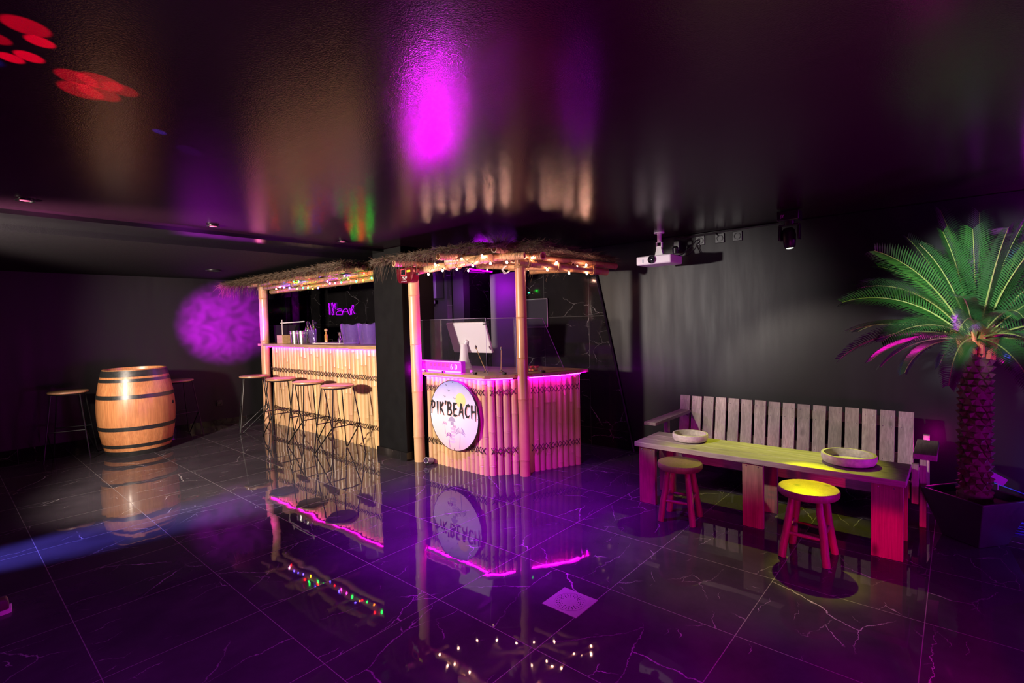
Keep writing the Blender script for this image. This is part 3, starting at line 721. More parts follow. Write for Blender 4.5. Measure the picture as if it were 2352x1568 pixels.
outlet(2.76, YL - .014, .335, 'small black wall socket low on the wall behind the barrel', None, 'Y')

# ------------------------------------------------------------------ bamboo reception desk
A0, A1, B0, B1, C1 = (3.35, 4.10), (3.35, 3.27), (3.37, 3.24), (3.60, 3.04), (4.20, 2.80)
t = thing('reception_desk', 'bamboo-fronted reception desk with wooden top and magenta light strip', 'desk', (3.8, 3.5, 0))
k = 0
def row(p, q, r0, r1, yoff=0):
    global k
    p = Vector((*p, 0)); q = Vector((*q, 0)); d = (q - p).normalized(); L = (q - p).length; s = 0
    while True:
        r = random.uniform(r0, r1)
        if s + 2 * r > L + .012: break
        c = p + d * (s + r)
        culm_mb((c.x, c.y, 0), (c.x, c.y, .885), r, 14, .40, 300 + k).build('bamboo_culm', M['bamboo'], t); s += 2 * r + .002; k += 1
row(A0, A1, .027, .032)
row((3.358, 3.262), (3.600, 3.082), .032, .037)
row((3.655, 3.040), C1, .029, .035)
row((4.205, 2.83), (4.235, 3.3), .025, .03)
MB().prism([(3.39, 4.2), (3.39, 3.29), (3.60, 3.09), (4.16, 2.87), (4.19, 3.50), (3.9, 3.55), (3.9, 4.2)], .02, .88).build('body', M['black'], t, smooth=False)
top = [(3.30, 4.13), (3.30, 3.24), (3.52, 3.065), (3.615, 3.055), (3.655, 2.965), (3.99, 2.815), (4.30, 2.765), (4.32, 3.52), (4.10, 3.62), (4.02, 4.29), (3.35, 4.29), (3.355, 4.13)]
MB().prism(top, .902, .932).build('countertop', M['counter'], t, bevel=.002)
s_ = MB()
for a_, b_ in (((3.318, 4.10), (3.318, 3.26)), ((3.318, 3.25), (3.52, 3.09)), ((3.655, 3.000), (4.00, 2.848)), ((4.00, 2.848), (4.21, 2.80))):
    s_.tube([(*a_, .895), (*b_, .895)], .0040, 6)
s_.build('light_strip', M['led'], t, smooth=False)
for z in (.775, .235):
    m_ = MB()
    lashing(m_, (3.322, 4.09, 0), (3.322, 3.27, 0), z, .062, (-1, 0)); lashing(m_, (3.350, 3.222, 0), (3.545, 3.072, 0), z, .078, (-1, -1)); lashing(m_, (3.66, 2.99, 0), (4.15, 2.788, 0), z, .070, (-.4, -1))
    m_.build('rope_lashing', M['cord'], t)
# round sign
SX, SY, SZ, SR = 3.285, 3.636, .533, .335
t = thing('round_sign', "round white beach sign reading PIK'BEACH on the bamboo desk front", 'sign', (SX, SY, SZ))
m, nt, b = new_mat('sign_print'); n = N(nt)
sp = n.node('SeparateXYZ'); tc = n.node('TexCoord'); n.link(tc.outputs['Object'], sp.inputs[0])
zz = n.m('ADD', sp.outputs[2], n.m('MULTIPLY', n.m('SUBTRACT', n.noise(tc.outputs['Object'], 5, 3), .5), .12))
cr = n.node('ValToRGB'); n.link(n.rng(zz, -.335, .335), cr.inputs[0])
e_ = cr.color_ramp.elements; e_[0].position = 0; e_[0].color = (.74, .42, .40, 1); e_[1].position = 1; e_[1].color = (.20, .20, .62, 1)
for p_, c_ in ((.22, (.76, .60, .66)), (.5, (.76, .70, .82)), (.72, (.70, .60, .82)), (.86, (.46, .42, .76))):
    q = cr.color_ramp.elements.new(p_); q.color = (*c_, 1)
n.link(cr.outputs[0], b.inputs['Base Color']); b.inputs['Roughness'].default_value = .4
f0 = plx(SX)
disc = [(-SY + SR * math.cos(2 * PI * k / 64), SZ + SR * math.sin(2 * PI * k / 64)) for k in range(64)]
MB().prism(disc, 0, .016, f0).build('face_panel', m, t)
rim = [[f0(-SY + (SR + o) * math.cos(2 * PI * k / 64), SZ + (SR + o) * math.sin(2 * PI * k / 64), z) for k in range(64)] for o, z in ((0.0, .018), (.005, .018), (.005, -.002), (0, -.002))]
MB().add([v for r_ in rim for v in r_], [(i * 64 + k, i * 64 + (k + 1) % 64, ((i + 1) % 4) * 64 + (k + 1) % 64, ((i + 1) % 4) * 64 + k) for i in range(4) for k in range(64)]).build('rim', M['blackmetal'], t)
pc = lambda nm, c: plain(nm, c, .5)
def flat(name, polys, mat, n0, n1):
    mb = MB()
    for i_, pl in enumerate(polys): mb.prism([(-SY + u, SZ + v) for u, v in pl], n0, n1 + i_ * 2.2e-5, f0)
    return mb.build(name, mat, t, smooth=False)
sun = [(.105 + .070 * math.cos(a), .155 + .070 * math.sin(a)) for a in [2 * PI * k / 36 for k in range(36)]]
flat('sun_graphic', [sun], pc('print_sun', (.92, .62, .28)), .0162, .0166)
def brush(pts, w0, w1=None, taper=.35):
    """ribbon polygon quads along pts"""
    w1 = w1 or w0; out = []; P = [Vector((a, b, 0)) for a, b in pts]; nP = len(P); L = []; Rr = []
    for i, p in enumerate(P):
        d = (P[min(i + 1, nP - 1)] - P[max(i - 1, 0)]).normalized(); s = Vector((-d.y, d.x, 0)); f = i / (nP - 1)
        w_ = (w0 + (w1 - w0) * f) * (1 if 0 < i < nP - 1 else (1 if i == 0 else taper)) / 2
        L.append(p + s * w_); Rr.append(p - s * w_)
    for i in range(nP - 1): out.append([tuple(L[i][:2]), tuple(Rr[i][:2]), tuple(Rr[i + 1][:2]), tuple(L[i + 1][:2])])
    return out
birds = []
for u, v, s_ in ((-.115, .175, .016), (-.055, .235, .018), (.025, .165, .017), (-.09, .29, .012)):
    birds += brush([(u - s_, v + s_ * .7), (u - s_ * .3, v + s_ * .1), (u, v - s_ * .4), (u + s_ * .3, v + s_ * .1), (u + s_, v + s_ * .5)], .003, .003)
flat('bird_graphic', birds, pc('print_black', (.01, .008, .02)), .0170, .0174)
LET = {'P': [[(.22, 1.0), (.18, .5), (.08, -.05)], [(.0, .86), (.35, 1.0), (.78, .86), (.72, .58), (.45, .42), (.12, .36)]],
       'I': [[(.5, 1.02), (.48, .5), (.42, -.08)]],
       'K': [[(.22, 1.0), (.2, .5), (.12, -.02)], [(.85, .98), (.55, .7), (.22, .48)], [(.24, .50), (.55, .3), (.92, -.10)]],
       "'": [[(.6, 1.15), (.45, .92), (.35, .78)]],
       'B': [[(.22, 1.0), (.18, .5), (.10, 0)], [(.05, .96), (.5, 1.02), (.78, .86), (.65, .62), (.3, .50)], [(.3, .52), (.75, .42), (.85, .18), (.6, .0), (.05, -.03)]],
       'E': [[(.24, 1.0), (.2, .5), (.15, .02)], [(.12, .96), (.5, .98), (.9, 1.02)], [(.2, .52), (.5, .54), (.8, .58)], [(.10, .02), (.5, .0), (.92, .05)]],
       'A': [[(.55, 1.05), (.35, .55), (.05, .02)], [(.52, 1.02), (.72, .5), (.86, -.16)], [(.2, .36), (.5, .36), (.86, .40)]],
       'C': [[(.92, .86), (.7, 1.0), (.4, .92), (.18, .6), (.15, .25), (.38, .02), (.65, .02), (.92, .20)]],
       'H': [[(.20, 1.0), (.18, .5), (.10, -.06)], [(.86, 1.04), (.82, .5), (.78, -.22)], [(.14, .46), (.5, .50), (.86, .52)]]}
def word(dx, dy, mat, n0, n1, w_):
    u = -.325; polys = []
    for ch, adv in zip("PIK'BEACH", (.078, .040, .080, .030, .080, .076, .084, .078, .085)):
        for stq in LET[ch]:
            polys += brush([(u + dx + a * adv * .92, .004 + dy + b * .118) for a, b in stq], w_, w_ * .72)
        u += adv + .0025
    flat('lettering', polys, mat, n0, n1)
word(.008, -.005, pc('print_shadow', (.85, .42, .40)), .0168, .0172, .022)
word(0, 0, pc('print_ink', (.008, .006, .012)), .0176, .0182, .025)
def palmgfx(u, v, h, s, lean=0):
    o = brush([(u, v), (u + lean * .5, v + h * .5), (u + lean, v + h)], s * .13, s * .07, .9)
    for k in range(9):
        a = PI * (-.10 + 1.20 * k / 8); c, s2 = math.cos(a), math.sin(a); cu, cv = u + lean, v + h
        tip = (cu + c * s, cv + s2 * s * .62 - .25 * s); mid = (cu + c * s * .55, cv + s2 * s * .55 + .10 * s); w_ = s * .10
        o += [[(cu, cv), (mid[0] + w_ * .2, mid[1] + w_), tip, (mid[0] - c * w_ * .6, mid[1] - w_ * .9)]]
    return o
flat('palm_graphic', palmgfx(.075, -.310, .155, .078, .012), pc('print_lilac_palm', (.38, .28, .50)), .0163, .0167)
flat('palm_graphic', palmgfx(-.062, -.315, .115, .046, -.012), pc('print_purple_palm', (.25, .01, .36)), .0163, .0167)
flat('palm_graphic', palmgfx(-.12, -.19, .10, .036, -.01) + palmgfx(.0, -.16, .05, .032, .01), pc('print_pink_palm', (.50, .24, .55)), .0163, .0167)
hut = [[(-.075 + .15 * k / 8 - .0, -.045 + .045 * math.sin(PI * k / 8)) for k in range(9)] + [(.05, -.052), (-.05, -.052)]]
flat('hut_graphic', [[(-.078, -.058), (.028, -.058), (.012, -.030), (-.012, -.012), (-.038, -.010), (-.062, -.030)], [(-.045, -.095), (.0, -.095), (.0, -.062), (-.045, -.062)]], pc('print_hut', (.36, .28, .48)), .0163, .0167)
path_ = [[(-.05 + .012 * math.sin(k) - .01 * k, -.115 - .032 * k), (.02 + .012 * math.sin(k * 2), -.120 - .032 * k), (.03 - .01 * k, -.142 - .032 * k), (-.045, -.140 - .032 * k)] for k in range(5)]
flat('path_graphic', path_, pc('print_path', (.56, .40, .62)), .0162, .0165)
m_ = MB()
for a in (PI / 2, -PI / 2, 0, PI): m_.lathe([(.005, 0), (.005, .003), (.002, .004)], 8, f0(-SY + (SR - .012) * math.cos(a), SZ + (SR - .012) * math.sin(a), .016), rotm('Y', -PI / 2))
m_.build('screw', M['black'], t)
# grey pipe stub on the floor by the desk post
t = thing('pipe_end', 'short grey pipe stub leaning out beside the desk post at floor level', 'pipe', (3.26, 4.015, 0))
mm = rotm('Z', .25) @ rotm('Y', -PI / 2 + .25)
MB().lathe([(.030, -.06), (.030, .03), (.025, .03), (.025, -.05), (.001, -.05)], 24, (3.247, 4.015, .045), mm, cap=False).build('tube', plain('grey_pipe', (.35, .34, .36), .5), t)
# canopy over the desk
t = thing('desk_canopy', 'thatched bamboo canopy on posts over the reception desk, hung with warm bulbs', 'canopy', (3.3, 4.2, 0))
culm_mb((3.29, 4.195, 0), (3.275, 4.19, 2.02), .056, 20, .40, 41).build('post', M['bamboo'], t)
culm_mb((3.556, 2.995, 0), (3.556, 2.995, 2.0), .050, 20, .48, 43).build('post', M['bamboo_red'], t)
culm_mb((4.28, 3.40, .93), (4.28, 3.40, 2.05), .040, 14, .48, 44).build('post', M['bamboo_red'], t) if False else None
zd = lambda x, y: 2.055 + (x - 3.0) * .05 - max(0, 3.05 - y) * .06
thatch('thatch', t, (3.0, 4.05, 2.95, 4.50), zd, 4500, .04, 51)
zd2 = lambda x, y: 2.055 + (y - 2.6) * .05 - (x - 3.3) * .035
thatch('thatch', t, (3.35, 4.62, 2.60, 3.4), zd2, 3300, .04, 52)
m_ = MB(); rs = random.Random(5)
for k in range(140):      # tuft over the corner
    a = rs.uniform(0, 2 * PI); L = rs.uniform(.05, .17); p = Vector((3.32 + rs.uniform(-.04, .04), 3.02 + rs.uniform(-.06, .06), 2.07))
    q = p + Vector((math.cos(a) * L * .7, math.sin(a) * L * .7, min(.13, L * rs.uniform(.2, 1)))); m_.tube([p, (p + q) / 2 + Vector((0, 0, .015)), q], [.002, .0016, .0006], 3)
m_.build('thatch_tuft', M['straw'], t, smooth=False)
for i, (a_, b_, r_, hol, mt) in enumerate((((3.285, 4.22, 1.955), (3.285, 3.10, 1.985), .036, True, 'bamboo'),
        ((3.02, 4.16, 2.020), (3.50, 4.10, 2.020), .033, True, 'bamboo'), ((3.02, 3.50, 2.02), (4.30, 3.45, 2.075), .033, True, 'bamboo'),
        ((3.28, 3.17, 1.972), (4.28, 3.30, 2.05), .034, True, 'bamboo_red'), ((3.22, 3.00, 2.045), (4.05, 3.15, 2.08), .030, True, 'bamboo'),
        ((3.46, 2.86, 1.995), (3.20, 3.6, 2.0), .033, True, 'bamboo'), ((3.62, 2.78, 2.00), (3.80, 3.70, 2.04), .034, True, 'bamboo'),
        ((3.50, 2.965, 1.950), (4.44, 2.62, 1.885), .034, True, 'bamboo_red'), ((3.55, 2.99, 2.01), (4.62, 2.62, 1.955), .032, True, 'bamboo_red'),
        ((4.05, 2.75, 1.94), (4.10, 3.6, 1.99), .030, True, 'bamboo_red'), ((4.30, 2.66, 1.92), (4.34, 3.5, 1.96), .030, True, 'bamboo_red'),
        ((3.60, 3.60, 1.985), (4.25, 2.90, 1.93), .030, True, 'bamboo'))):
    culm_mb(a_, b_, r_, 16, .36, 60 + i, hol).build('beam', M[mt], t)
m_ = MB()
def wrap(m, p, d, r, turns=3, wd=.010):
    d = Vector(d).normalized(); up = Vector((0, 0, 1)); a = d.cross(up).normalized(); b = a.cross(d)
    for k in range(turns):
        c = Vector(p) + d * wd * (k - turns / 2)
        m.tube([c + (a * math.cos(q) + b * math.sin(q)) * r for q in [2 * PI * i / 14 for i in range(14)]], .0035, 5, True)
for p, d, r in (((3.285, 4.12, 1.96), (0, 1, 0), .041), ((3.22, 4.14, 2.02), (1, 0, 0), .037), ((3.285, 3.66, 1.968), (0, 1, 0), .041), ((3.285, 3.52, 1.972), (0, 1, 0), .041),
                ((3.60, 2.93, 1.943), (1, -.37, 0), .039), ((3.90, 2.82, 1.921), (1, -.37, 0), .039), ((4.28, 2.68, 1.895), (1, -.37, 0), .039), ((3.556, 2.995, 1.92), (0, 0.001, 1), .055)):
    wrap(m_, p, d, r)
m_.build('twine_binding', M['rope'], t)
wl = [(3.9,1.905),(3.8,1.995),(3.69,1.925),(3.59,2.0),(3.49,1.918),(3.42,2.007),(3.28,1.933),(3.16,2.008),(3.06,1.932),(2.87,1.923)]
wr = [(3.6,2.90,1.989),(3.76,2.85,1.889),(3.85,2.81,1.955),(3.99,2.77,1.866),(4.08,2.74,1.926),(4.19,2.70,1.866),(4.18,2.70,1.946)]
string_light('string_light', 'warm white bulb string on the front beam of the reception desk canopy', [(3.235, y, z, 0) for y, z in wl], [(3.235, y, z + .022) for y, z in wl], (3.235, 3.5, 1.95), lambda k: M['warm'])
string_light('string_light', 'warm white bulb string on the right beam of the reception desk canopy', [(x, y - .01, z, 0) for x, y, z in wr], [(x, y - .01, z + .022) for x, y, z in wr], (3.9, 2.79, 1.92), lambda k: M['warm'])
wi = [(3.50,3.93,1.985),(3.68,3.80,1.96),(3.62,3.60,1.99),(3.82,3.66,1.965),(3.95,3.50,1.985),(3.78,3.40,1.96),(3.62,3.27,1.985),(3.80,3.20,1.955),(3.97,3.28,1.98),(4.12,3.36,1.96),(4.20,3.15,1.98),(4.05,3.02,1.95),(3.88,3.00,1.985),(3.72,3.06,1.965)]
string_light('string_light', 'warm white bulb string looped under the inside of the reception desk canopy', [(x, y, z, 0) for x, y, z in wi], [(x, y, z + .022) for x, y, z in wi], (3.85, 3.4, 1.98), lambda k: M['warm'])
m_ = MB()
for k in range(4): m_.tube([(3.49, 3.10 + .006 * k, 1.93), (3.485, 3.14 + .006 * k, 1.90), (3.49, 3.10 + .012 * k, 1.86), (3.50, 3.07 + .004 * k, 1.88)], .0025, 5)
single('coiled_cable', m_, M['white'], 'small coil of white cable hanging at the top of the tan bamboo post', 'cable', (3.49, 3.1, 1.86))
# red laser box
t = thing('laser_projector', 'small dark red laser light box clamped high on the desk canopy post', 'party light', (3.16, 4.15, 1.85))
fx = plx(3.13)
MB().prism([(-4.262, 1.870), (-4.235, 1.835), (-4.045, 1.835), (-4.020, 1.870), (-4.005, 1.965), (-4.028, 1.982), (-4.260, 1.982), (-4.275, 1.965)], -.085, 0, fx).build('case', M['red'], t, bevel=.005)
MB().prism([(-4.195, 1.905), (-4.115, 1.905), (-4.115, 1.970), (-4.195, 1.970)], 0, .004, fx).build('window_frame', plain('red_bezel', (.8, .08, .12), .4), t)
MB().prism([(-4.187, 1.912), (-4.123, 1.912), (-4.123, 1.963), (-4.187, 1.963)], .004, .006, fx).build('window_glass', M['lens'], t)
MB().prism([(-4.105, 1.935), (-4.045, 1.935), (-4.045, 1.955), (-4.105, 1.955)], 0, .002, fx).build('warning_label', M['yellow'], t)
text('lettering', 'HUB', .040, M['paper'], t, 3.128, 4.145, 1.872, .0008, shear=.3)
text('lettering', 'LIGHTING', .012, M['paper'], t, 3.128, 4.145, 1.859, .0005)
text('lettering', 'Micro Laser 150', .013, M['paper'], t, 3.128, 4.15, 1.842, .0005)
MB().tube([(3.17, 4.285, 1.90), (3.17, 4.285, 1.995), (3.17, 3.998, 2.0), (3.17, 3.998, 1.90)], .005, 6).build('bracket', M['chrome'], t)
MB().lathe([(.014, 0), (.016, .02), (.010, .026)], 10, (3.17, 3.995, 1.91), rotm('X', PI / 2)).build('knob', M['black'], t)

# ------------------------------------------------------------------ things on the desk
ZD = .932
t = thing('counter_box', 'glowing magenta follower counter box with flip digits on the desk', 'counter display', (3.40, 3.9, ZD))
fx = plx(3.355)
MB().prism([(-4.225, ZD), (-3.60, ZD), (-3.60, ZD + .115), (-4.225, ZD + .115)], -.058, 0, fx).build('case', plain('translucent_pink_case', (.40, .04, .42), .4, emis=(.75, .0, 1.0), es=.30), t, bevel=.004)
MB().prism([(-4.22, ZD + .004), (-3.605, ZD + .004), (-3.605, ZD + .020), (-4.22, ZD + .020)], 0, .012, fx).build('light_strip', emit('white_magenta_led', (.9, .0008, 1.0), 800), t)
MB().prism([(-4.222, ZD + .105), (-3.603, ZD + .105), (-3.603, ZD + .114), (-4.222, ZD + .114)], 0, .006, fx).build('top_rail', plain('pink_rail', (.8, .2, .8), .4, emis=(1, .25, 1), es=.5), t)
m_ = MB()
def rrect(cx, cy, w_, h_, r, n=5):
    o = []
    for q, (sx, sy) in enumerate(((1, 1), (-1, 1), (-1, -1), (1, -1))):
        for k in range(n + 1):
            a = PI / 2 * (q + k / n); o.append((cx + sx * (w_ / 2 - r) + r * math.cos(a), cy + sy * (h_ / 2 - r) + r * math.sin(a)))
    return o
def ringp(m, outer, inner, n0, n1, f):
    k = len(outer)
    vs = [f(u, v, n1) for u, v in outer] + [f(u, v, n1) for u, v in inner] + [f(u, v, n0) for u, v in outer] + [f(u, v, n0) for u, v in inner]
    fs = []
    for i in range(k):
        j = (i + 1) % k
        fs += [(i, j, k + j, k + i), (2 * k + i, 2 * k + j, j, i), (k + i, k + j, 3 * k + j, 3 * k + i)]
    m.add(vs, fs)
cx, cy = -4.145, ZD + .062
ringp(m_, rrect(cx, cy, .052, .058, .014), rrect(cx, cy, .040, .046, .010), .0, .003, fx)
c1 = [(cx + .014 * math.cos(2 * PI * k / 24), cy + .014 * math.sin(2 * PI * k / 24)) for k in range(24)]; c2 = [(cx + .009 * math.cos(2 * PI * k / 24), cy + .009 * math.sin(2 * PI * k / 24)) for k in range(24)]
ringp(m_, c1, c2, 0, .003, fx); m_.prism(rrect(cx + .013, cy + .016, .005, .005, .002), 0, .003, fx)
m_.build('camera_icon', plain('pink_icon', (.9, .1, .35), .4, emis=(1, .05, .35), es=.8), t)
mf = plain('flip_cell', (.25, .02, .12), .4, emis=(1, .10, .62), es=.45); md = plain('flip_split', (.1, .01, .06), .5)
for i in range(7):
    u = -4.068 + i * .063
    MB().prism([(u, ZD + .030), (u + .043, ZD + .030), (u + .043, ZD + .098), (u + .030, ZD + .090), (u + .013, ZD + .090), (u, ZD + .098)], 0, .004, fx).build('flip_digit', mf, t)
    MB().prism([(u, ZD + .061), (u + .043, ZD + .061), (u + .043, ZD + .064), (u, ZD + .064)], .004, .006, fx).build('split_line', md, t)
text('lettering', '6', .075, M['paper'], t, 3.349, 4.068 - 5 * .063 - .0215, ZD + .036, .0008)
text('lettering', '0', .075, M['paper'], t, 3.349, 4.068 - 6 * .063 - .0215, ZD + .036, .0008)
t = thing('computer', 'all-in-one computer seen from its white back on a cone stand on the desk', 'computer', (3.80, 3.97, ZD))
m3 = Matrix.Rotation(-.20, 3, 'Y'); cc_ = Vector((3.80, 3.935, 1.262))
MB().box(cc_, (.030, .56, .345), Matrix.Rotation(.05, 3, 'Z') @ Matrix.Rotation(-.34, 3, 'Y')).build('screen_shell', M['white'], t, bevel=.008)
MB().lathe([(.085, 0), (.082, .006), (.050, .10), (.036, .24), (.030, .262), (.001, .264)], 28, (3.775, 4.00, ZD)).build('stand', M['white'], t)
MB().tube([(3.775, 3.995, ZD + .235), (3.79, 3.96, ZD + .30)], .020, 14).build('hinge', M['white'], t)
m_ = MB().box((3.47, 3.86, ZD + .125), (.012, .07, .02)); 
def pane(label, p, q, z0, z1, q2=None, n=None):
    t = thing('acrylic_screen', label, 'screen', ((p[0] + q[0]) / 2, (p[1] + q[1]) / 2, z0), 'clear screens on the desk')
    q2 = q2 or q
    d = (Vector((*q, 0)) - Vector((*p, 0))).normalized(); s = Vector((-d.y, d.x, 0)) * .0025
    c = [(*p, z0), (*q, z0), (*q2, z1), (*p, z1)]
    vs = [Vector(v) - s for v in c] + [Vector(v) + s for v in c]
    MB().add(vs, [(3, 2, 1, 0), (4, 5, 6, 7), (0, 1, 5, 4), (1, 2, 6, 5), (2, 3, 7, 6), (3, 0, 4, 7)]).build('pane', M['glass'], t, smooth=False)
    e = MB().tube([(*q, z0), (*q2, z1)], .0028, 4).tube([(*p, z1), (*q2, z1)], .0022, 4).build('polished_edge', plain('acrylic_edge', (.62, .5, .8), .25, trans=.5), t)
    return t
pane('clear acrylic screen in front of the computer on the left of the desk', (3.42, 4.40), (3.42, 3.318), ZD, 1.46)
pane('clear acrylic screen between computer and tan bamboo post', (3.425, 3.310), (3.62, 3.125), ZD, 1.455)
pane('clear acrylic screen with slanted edge right of the tan bamboo post', (3.67, 3.03), (4.03, 2.86), ZD, 1.445, (3.80, 2.945))
m_ = MB().box((3.42, 3.33, 1.425), (.022, .035, .012)).box((3.42, 3.33, 1.405), (.022, .035, .012)).box((3.425, 3.30, 1.425), (.02, .02, .012)).box((3.425, 3.30, 1.405), (.02, .02, .012))
single('screen_clip', m_, M['chrome'], 'metal corner clip joining two acrylic screens near their top edge', 'clip', (3.42, 3.32, 1.41))
clampN = ['small black clamp on the desk edge in front of the computer', 'small black clamp on the desk edge left of the tan bamboo post', 'small black clamp on the desk edge right of the tan bamboo post',
          'small black clamp under the camera icon of the counter box', 'small black clamp under the middle of the counter box']
for (x, y), lb in zip(((3.375, 3.43), (3.50, 3.17), (3.80, 2.945), (3.33, 4.10), (3.33, 3.83)), clampN):
    t = thing('edge_clamp', lb, 'clamp', (x, y, ZD), 'black clamps along the desk edge')
    MB().box((x, y, ZD + .010), (.030, .028, .020)).build('block', M['black'], t, bevel=.003)
    MB().lathe([(.006, 0), (.007, .004), (.003, .006)], 10, (x - .006, y - .004, ZD + .018)).build('screw', M['chrome'], t)
for (x, y, tx, ty, tz), lb in zip(((3.56, 3.47, 3.66, 3.70, 1.17), (3.66, 3.36, 3.66, 3.35, 1.16)), ('tall thin pen on chain leaning left behind the acrylic screen', 'tall thin pen on chain standing upright behind the acrylic screen')):
    t = thing('counter_pen', lb, 'pen', (x, y, ZD), 'counter pens behind the screens')
    MB().lathe([(.025, 0), (.022, .006), (.008, .014), (.006, .02)], 16, (x, y, ZD)).build('base', M['chrome'], t)
    MB().tube([(x, y, ZD + .015), ((x + tx) / 2, (y + ty) / 2, (ZD + tz) / 2), (tx, ty, tz)], [.004, .0035, .004], 8).build('pen_shaft', M['bamboo_red'], t)
    MB().lathe([(.002, -.02), (.010, -.012), (.010, .012), (.003, .02)], 10, (tx, ty, tz)).build('cap', M['chrome'], t)
t = thing('sweets_box', 'clear box filled with red and orange sweets on the desk by the post', 'box', (3.86, 3.12, ZD))
ZM = Matrix.Rotation(-.38, 3, 'Z')
MB().box((3.86, 3.12, ZD + .030), (.15, .12, .058), ZM).build('clear_case', M['glass'], t, bevel=.003)
mr, mo = plain('red_sweet', (.55, .03, .06), .4), plain('orange_sweet', (.75, .28, .05), .4)
rs = random.Random(3)
for q_ in range(18):
    p = ZM @ Vector((rs.uniform(-.058, .058), rs.uniform(-.044, .044), 0)) + Vector((3.86, 3.12, ZD + .016 + .024 * (q_ % 2)))
    MB().lathe([(.001, -.011), (.011, -.006), (.013, 0), (.011, .006), (.001, .011)], 9, p).build('sweet', mr if q_ % 3 else mo, t)

# ------------------------------------------------------------------ back wall things behind the desk
t = thing('wall_unit', 'black box unit on the wall behind the desk left post', 'wall unit', (4.85, 5.80, 1.77))
MB().box((4.84, 5.80, 1.965), (.15, .42, .37)).build('case', plain('satin_black_case', (.05, .045, .06), .45), t, bevel=.006)
MB().box((4.755, 5.90, 2.04), (.03, .17, .16)).build('front_cover', M['black'], t, bevel=.02)
t = thing('wall_camera', 'small grey device with purple nozzle under the black wall unit', 'device', (4.82, 5.78, 1.70))
MB().box((4.80, 5.80, 1.735), (.12, .16, .06)).build('housing', plain('grey_device', (.22, .21, .25), .4), t, bevel=.008)
MB().lathe([(.02, 0), (.022, .03), (.015, .034)], 14, (4.78, 5.78, 1.672)).build('nozzle', M['neon'], t)
t = thing('led_tube', 'bright magenta light tube under the corridor ceiling behind the desk', 'light tube', (5.3, 5.25, 2.17))
MB().tube([(4.95, 5.22, 2.185), (5.66, 5.33, 2.185)], .010, 8).build('glowing_tube', M['led_dim'], t)
MB().box((5.3, 5.275, 2.206), (.74, .03, .025), Matrix.Rotation(.15, 3, 'Z')).build('mount_rail', M['black'], t)
t = thing('led_tube', 'upright magenta light tube on the right wall beside the palm', 'light tube', (4.9, -.36, 1.9))
MB().tube([(4.885, -.375, 1.93), (4.885, -.375, 2.20)], .010, 8).build('glowing_tube', M['led_dim'], t)
MB().box((4.908, -.375, 2.065), (.02, .03, .30)).build('mount_rail', M['black'], t)
t = thing('reflected_panel', 'dark framed panel standing in for a reflection in the marble wall right of the tan post', 'panel', (4.87, 3.9, 1.34))  # added panel, takes the place of a reflection in the marble
fx = plx(4.885)
MB().prism([(-4.05, 1.345), (-3.70, 1.345), (-3.70, 1.685), (-4.05, 1.685)], 0, .008, fx).build('panel_glass', plain('dark_panel_glass', (.03, .028, .04), .12), t)
m_ = MB()
for a_, b_ in (((-4.05, 1.345), (-3.70, 1.345)), ((-3.70, 1.345), (-3.70, 1.685)), ((-3.70, 1.685), (-4.05, 1.685)), ((-4.05, 1.685), (-4.05, 1.345))): m_.tube([fx(*a_, .008), fx(*b_, .008)], .006, 4)
m_.build('frame', plain('grey_frame', (.42, .38, .46), .3, .6), t)
t = thing('indicator_lamp', 'tiny green indicator lamp high on the marble wall behind the tan post', 'indicator', (4.88, 3.96, 1.77))
MB().box((4.885, 3.975, 1.77), (.015, .05, .03)).build('housing', M['black'], t)
MB().lathe([(.009, -.008), (.012, 0), (.009, .008)], 10, (4.872, 3.975, 1.77)).build('lamp', M['greenled'], t)

# ------------------------------------------------------------------ projector, moving head, sockets
PX, PY = 4.50, 2.10
t = thing('ceiling_projector', 'white projector hanging from the ceiling on a short bracket', 'projector', (PX, PY, 1.89))
MB().box((4.475, 2.085, 1.948), (.25, .335, .078)).build('case', M['whitebox'], t, bevel=.010)
lx = (4.345, 2.095, 1.950); my = rotm('Y', -PI / 2)
MB().lathe([(.036, 0), (.036, .010), (.030, .014), (.026, .006)], 28, lx, my, cap=False).build('lens_ring', M['black'], t)
MB().lathe([(.027, .002), (.020, .008), (.010, .011), (.001, .012)], 24, lx, my).build('lens', M['lens'], t)
MB().prism(rrect(-2.185, 1.942, .012, .034, .006), 0, .003, plx(4.350)).build('sensor_window', plain('grey_sensor', (.3, .34, .42), .3), t)
MB().lathe([(.045, 0), (.048, .006), (.048, .012), (.001, .014)], 28, (4.56, 2.12, ZC - .014)).build('ceiling_plate', M['whitebox'], t)
MB().lathe([(.020, 0), (.020, .09)], 20, (4.56, 2.12, 2.125)).build('mount_tube', M['whitebox'], t)
m_ = MB().box((4.56, 2.145, 2.105), (.03, .006, .05)).box((4.56, 2.095, 2.105), (.03, .006, .05)).box((4.56, 2.12, 2.128), (.035, .056, .006))
m_.prism([(2.075, 1.99), (2.165, 1.99), (2.138, 2.095), (2.102, 2.095)], 4.545, 4.575, lambda y, z, x: (x, y, z)); m_.build('hinge_bracket', M['whitebox'], t)
m_ = MB()
for a_ in ((4.40, 1.98), (4.40, 2.20), (4.56, 1.98)): m_.tube([(*a_, 1.985), (a_[0] * .6 + 4.56 * .4, a_[1] * .6 + 2.12 * .4, 2.0), (4.56, 2.12, 2.0)], .007, 6)
m_.build('spider_arm', M['whitebox'], t)
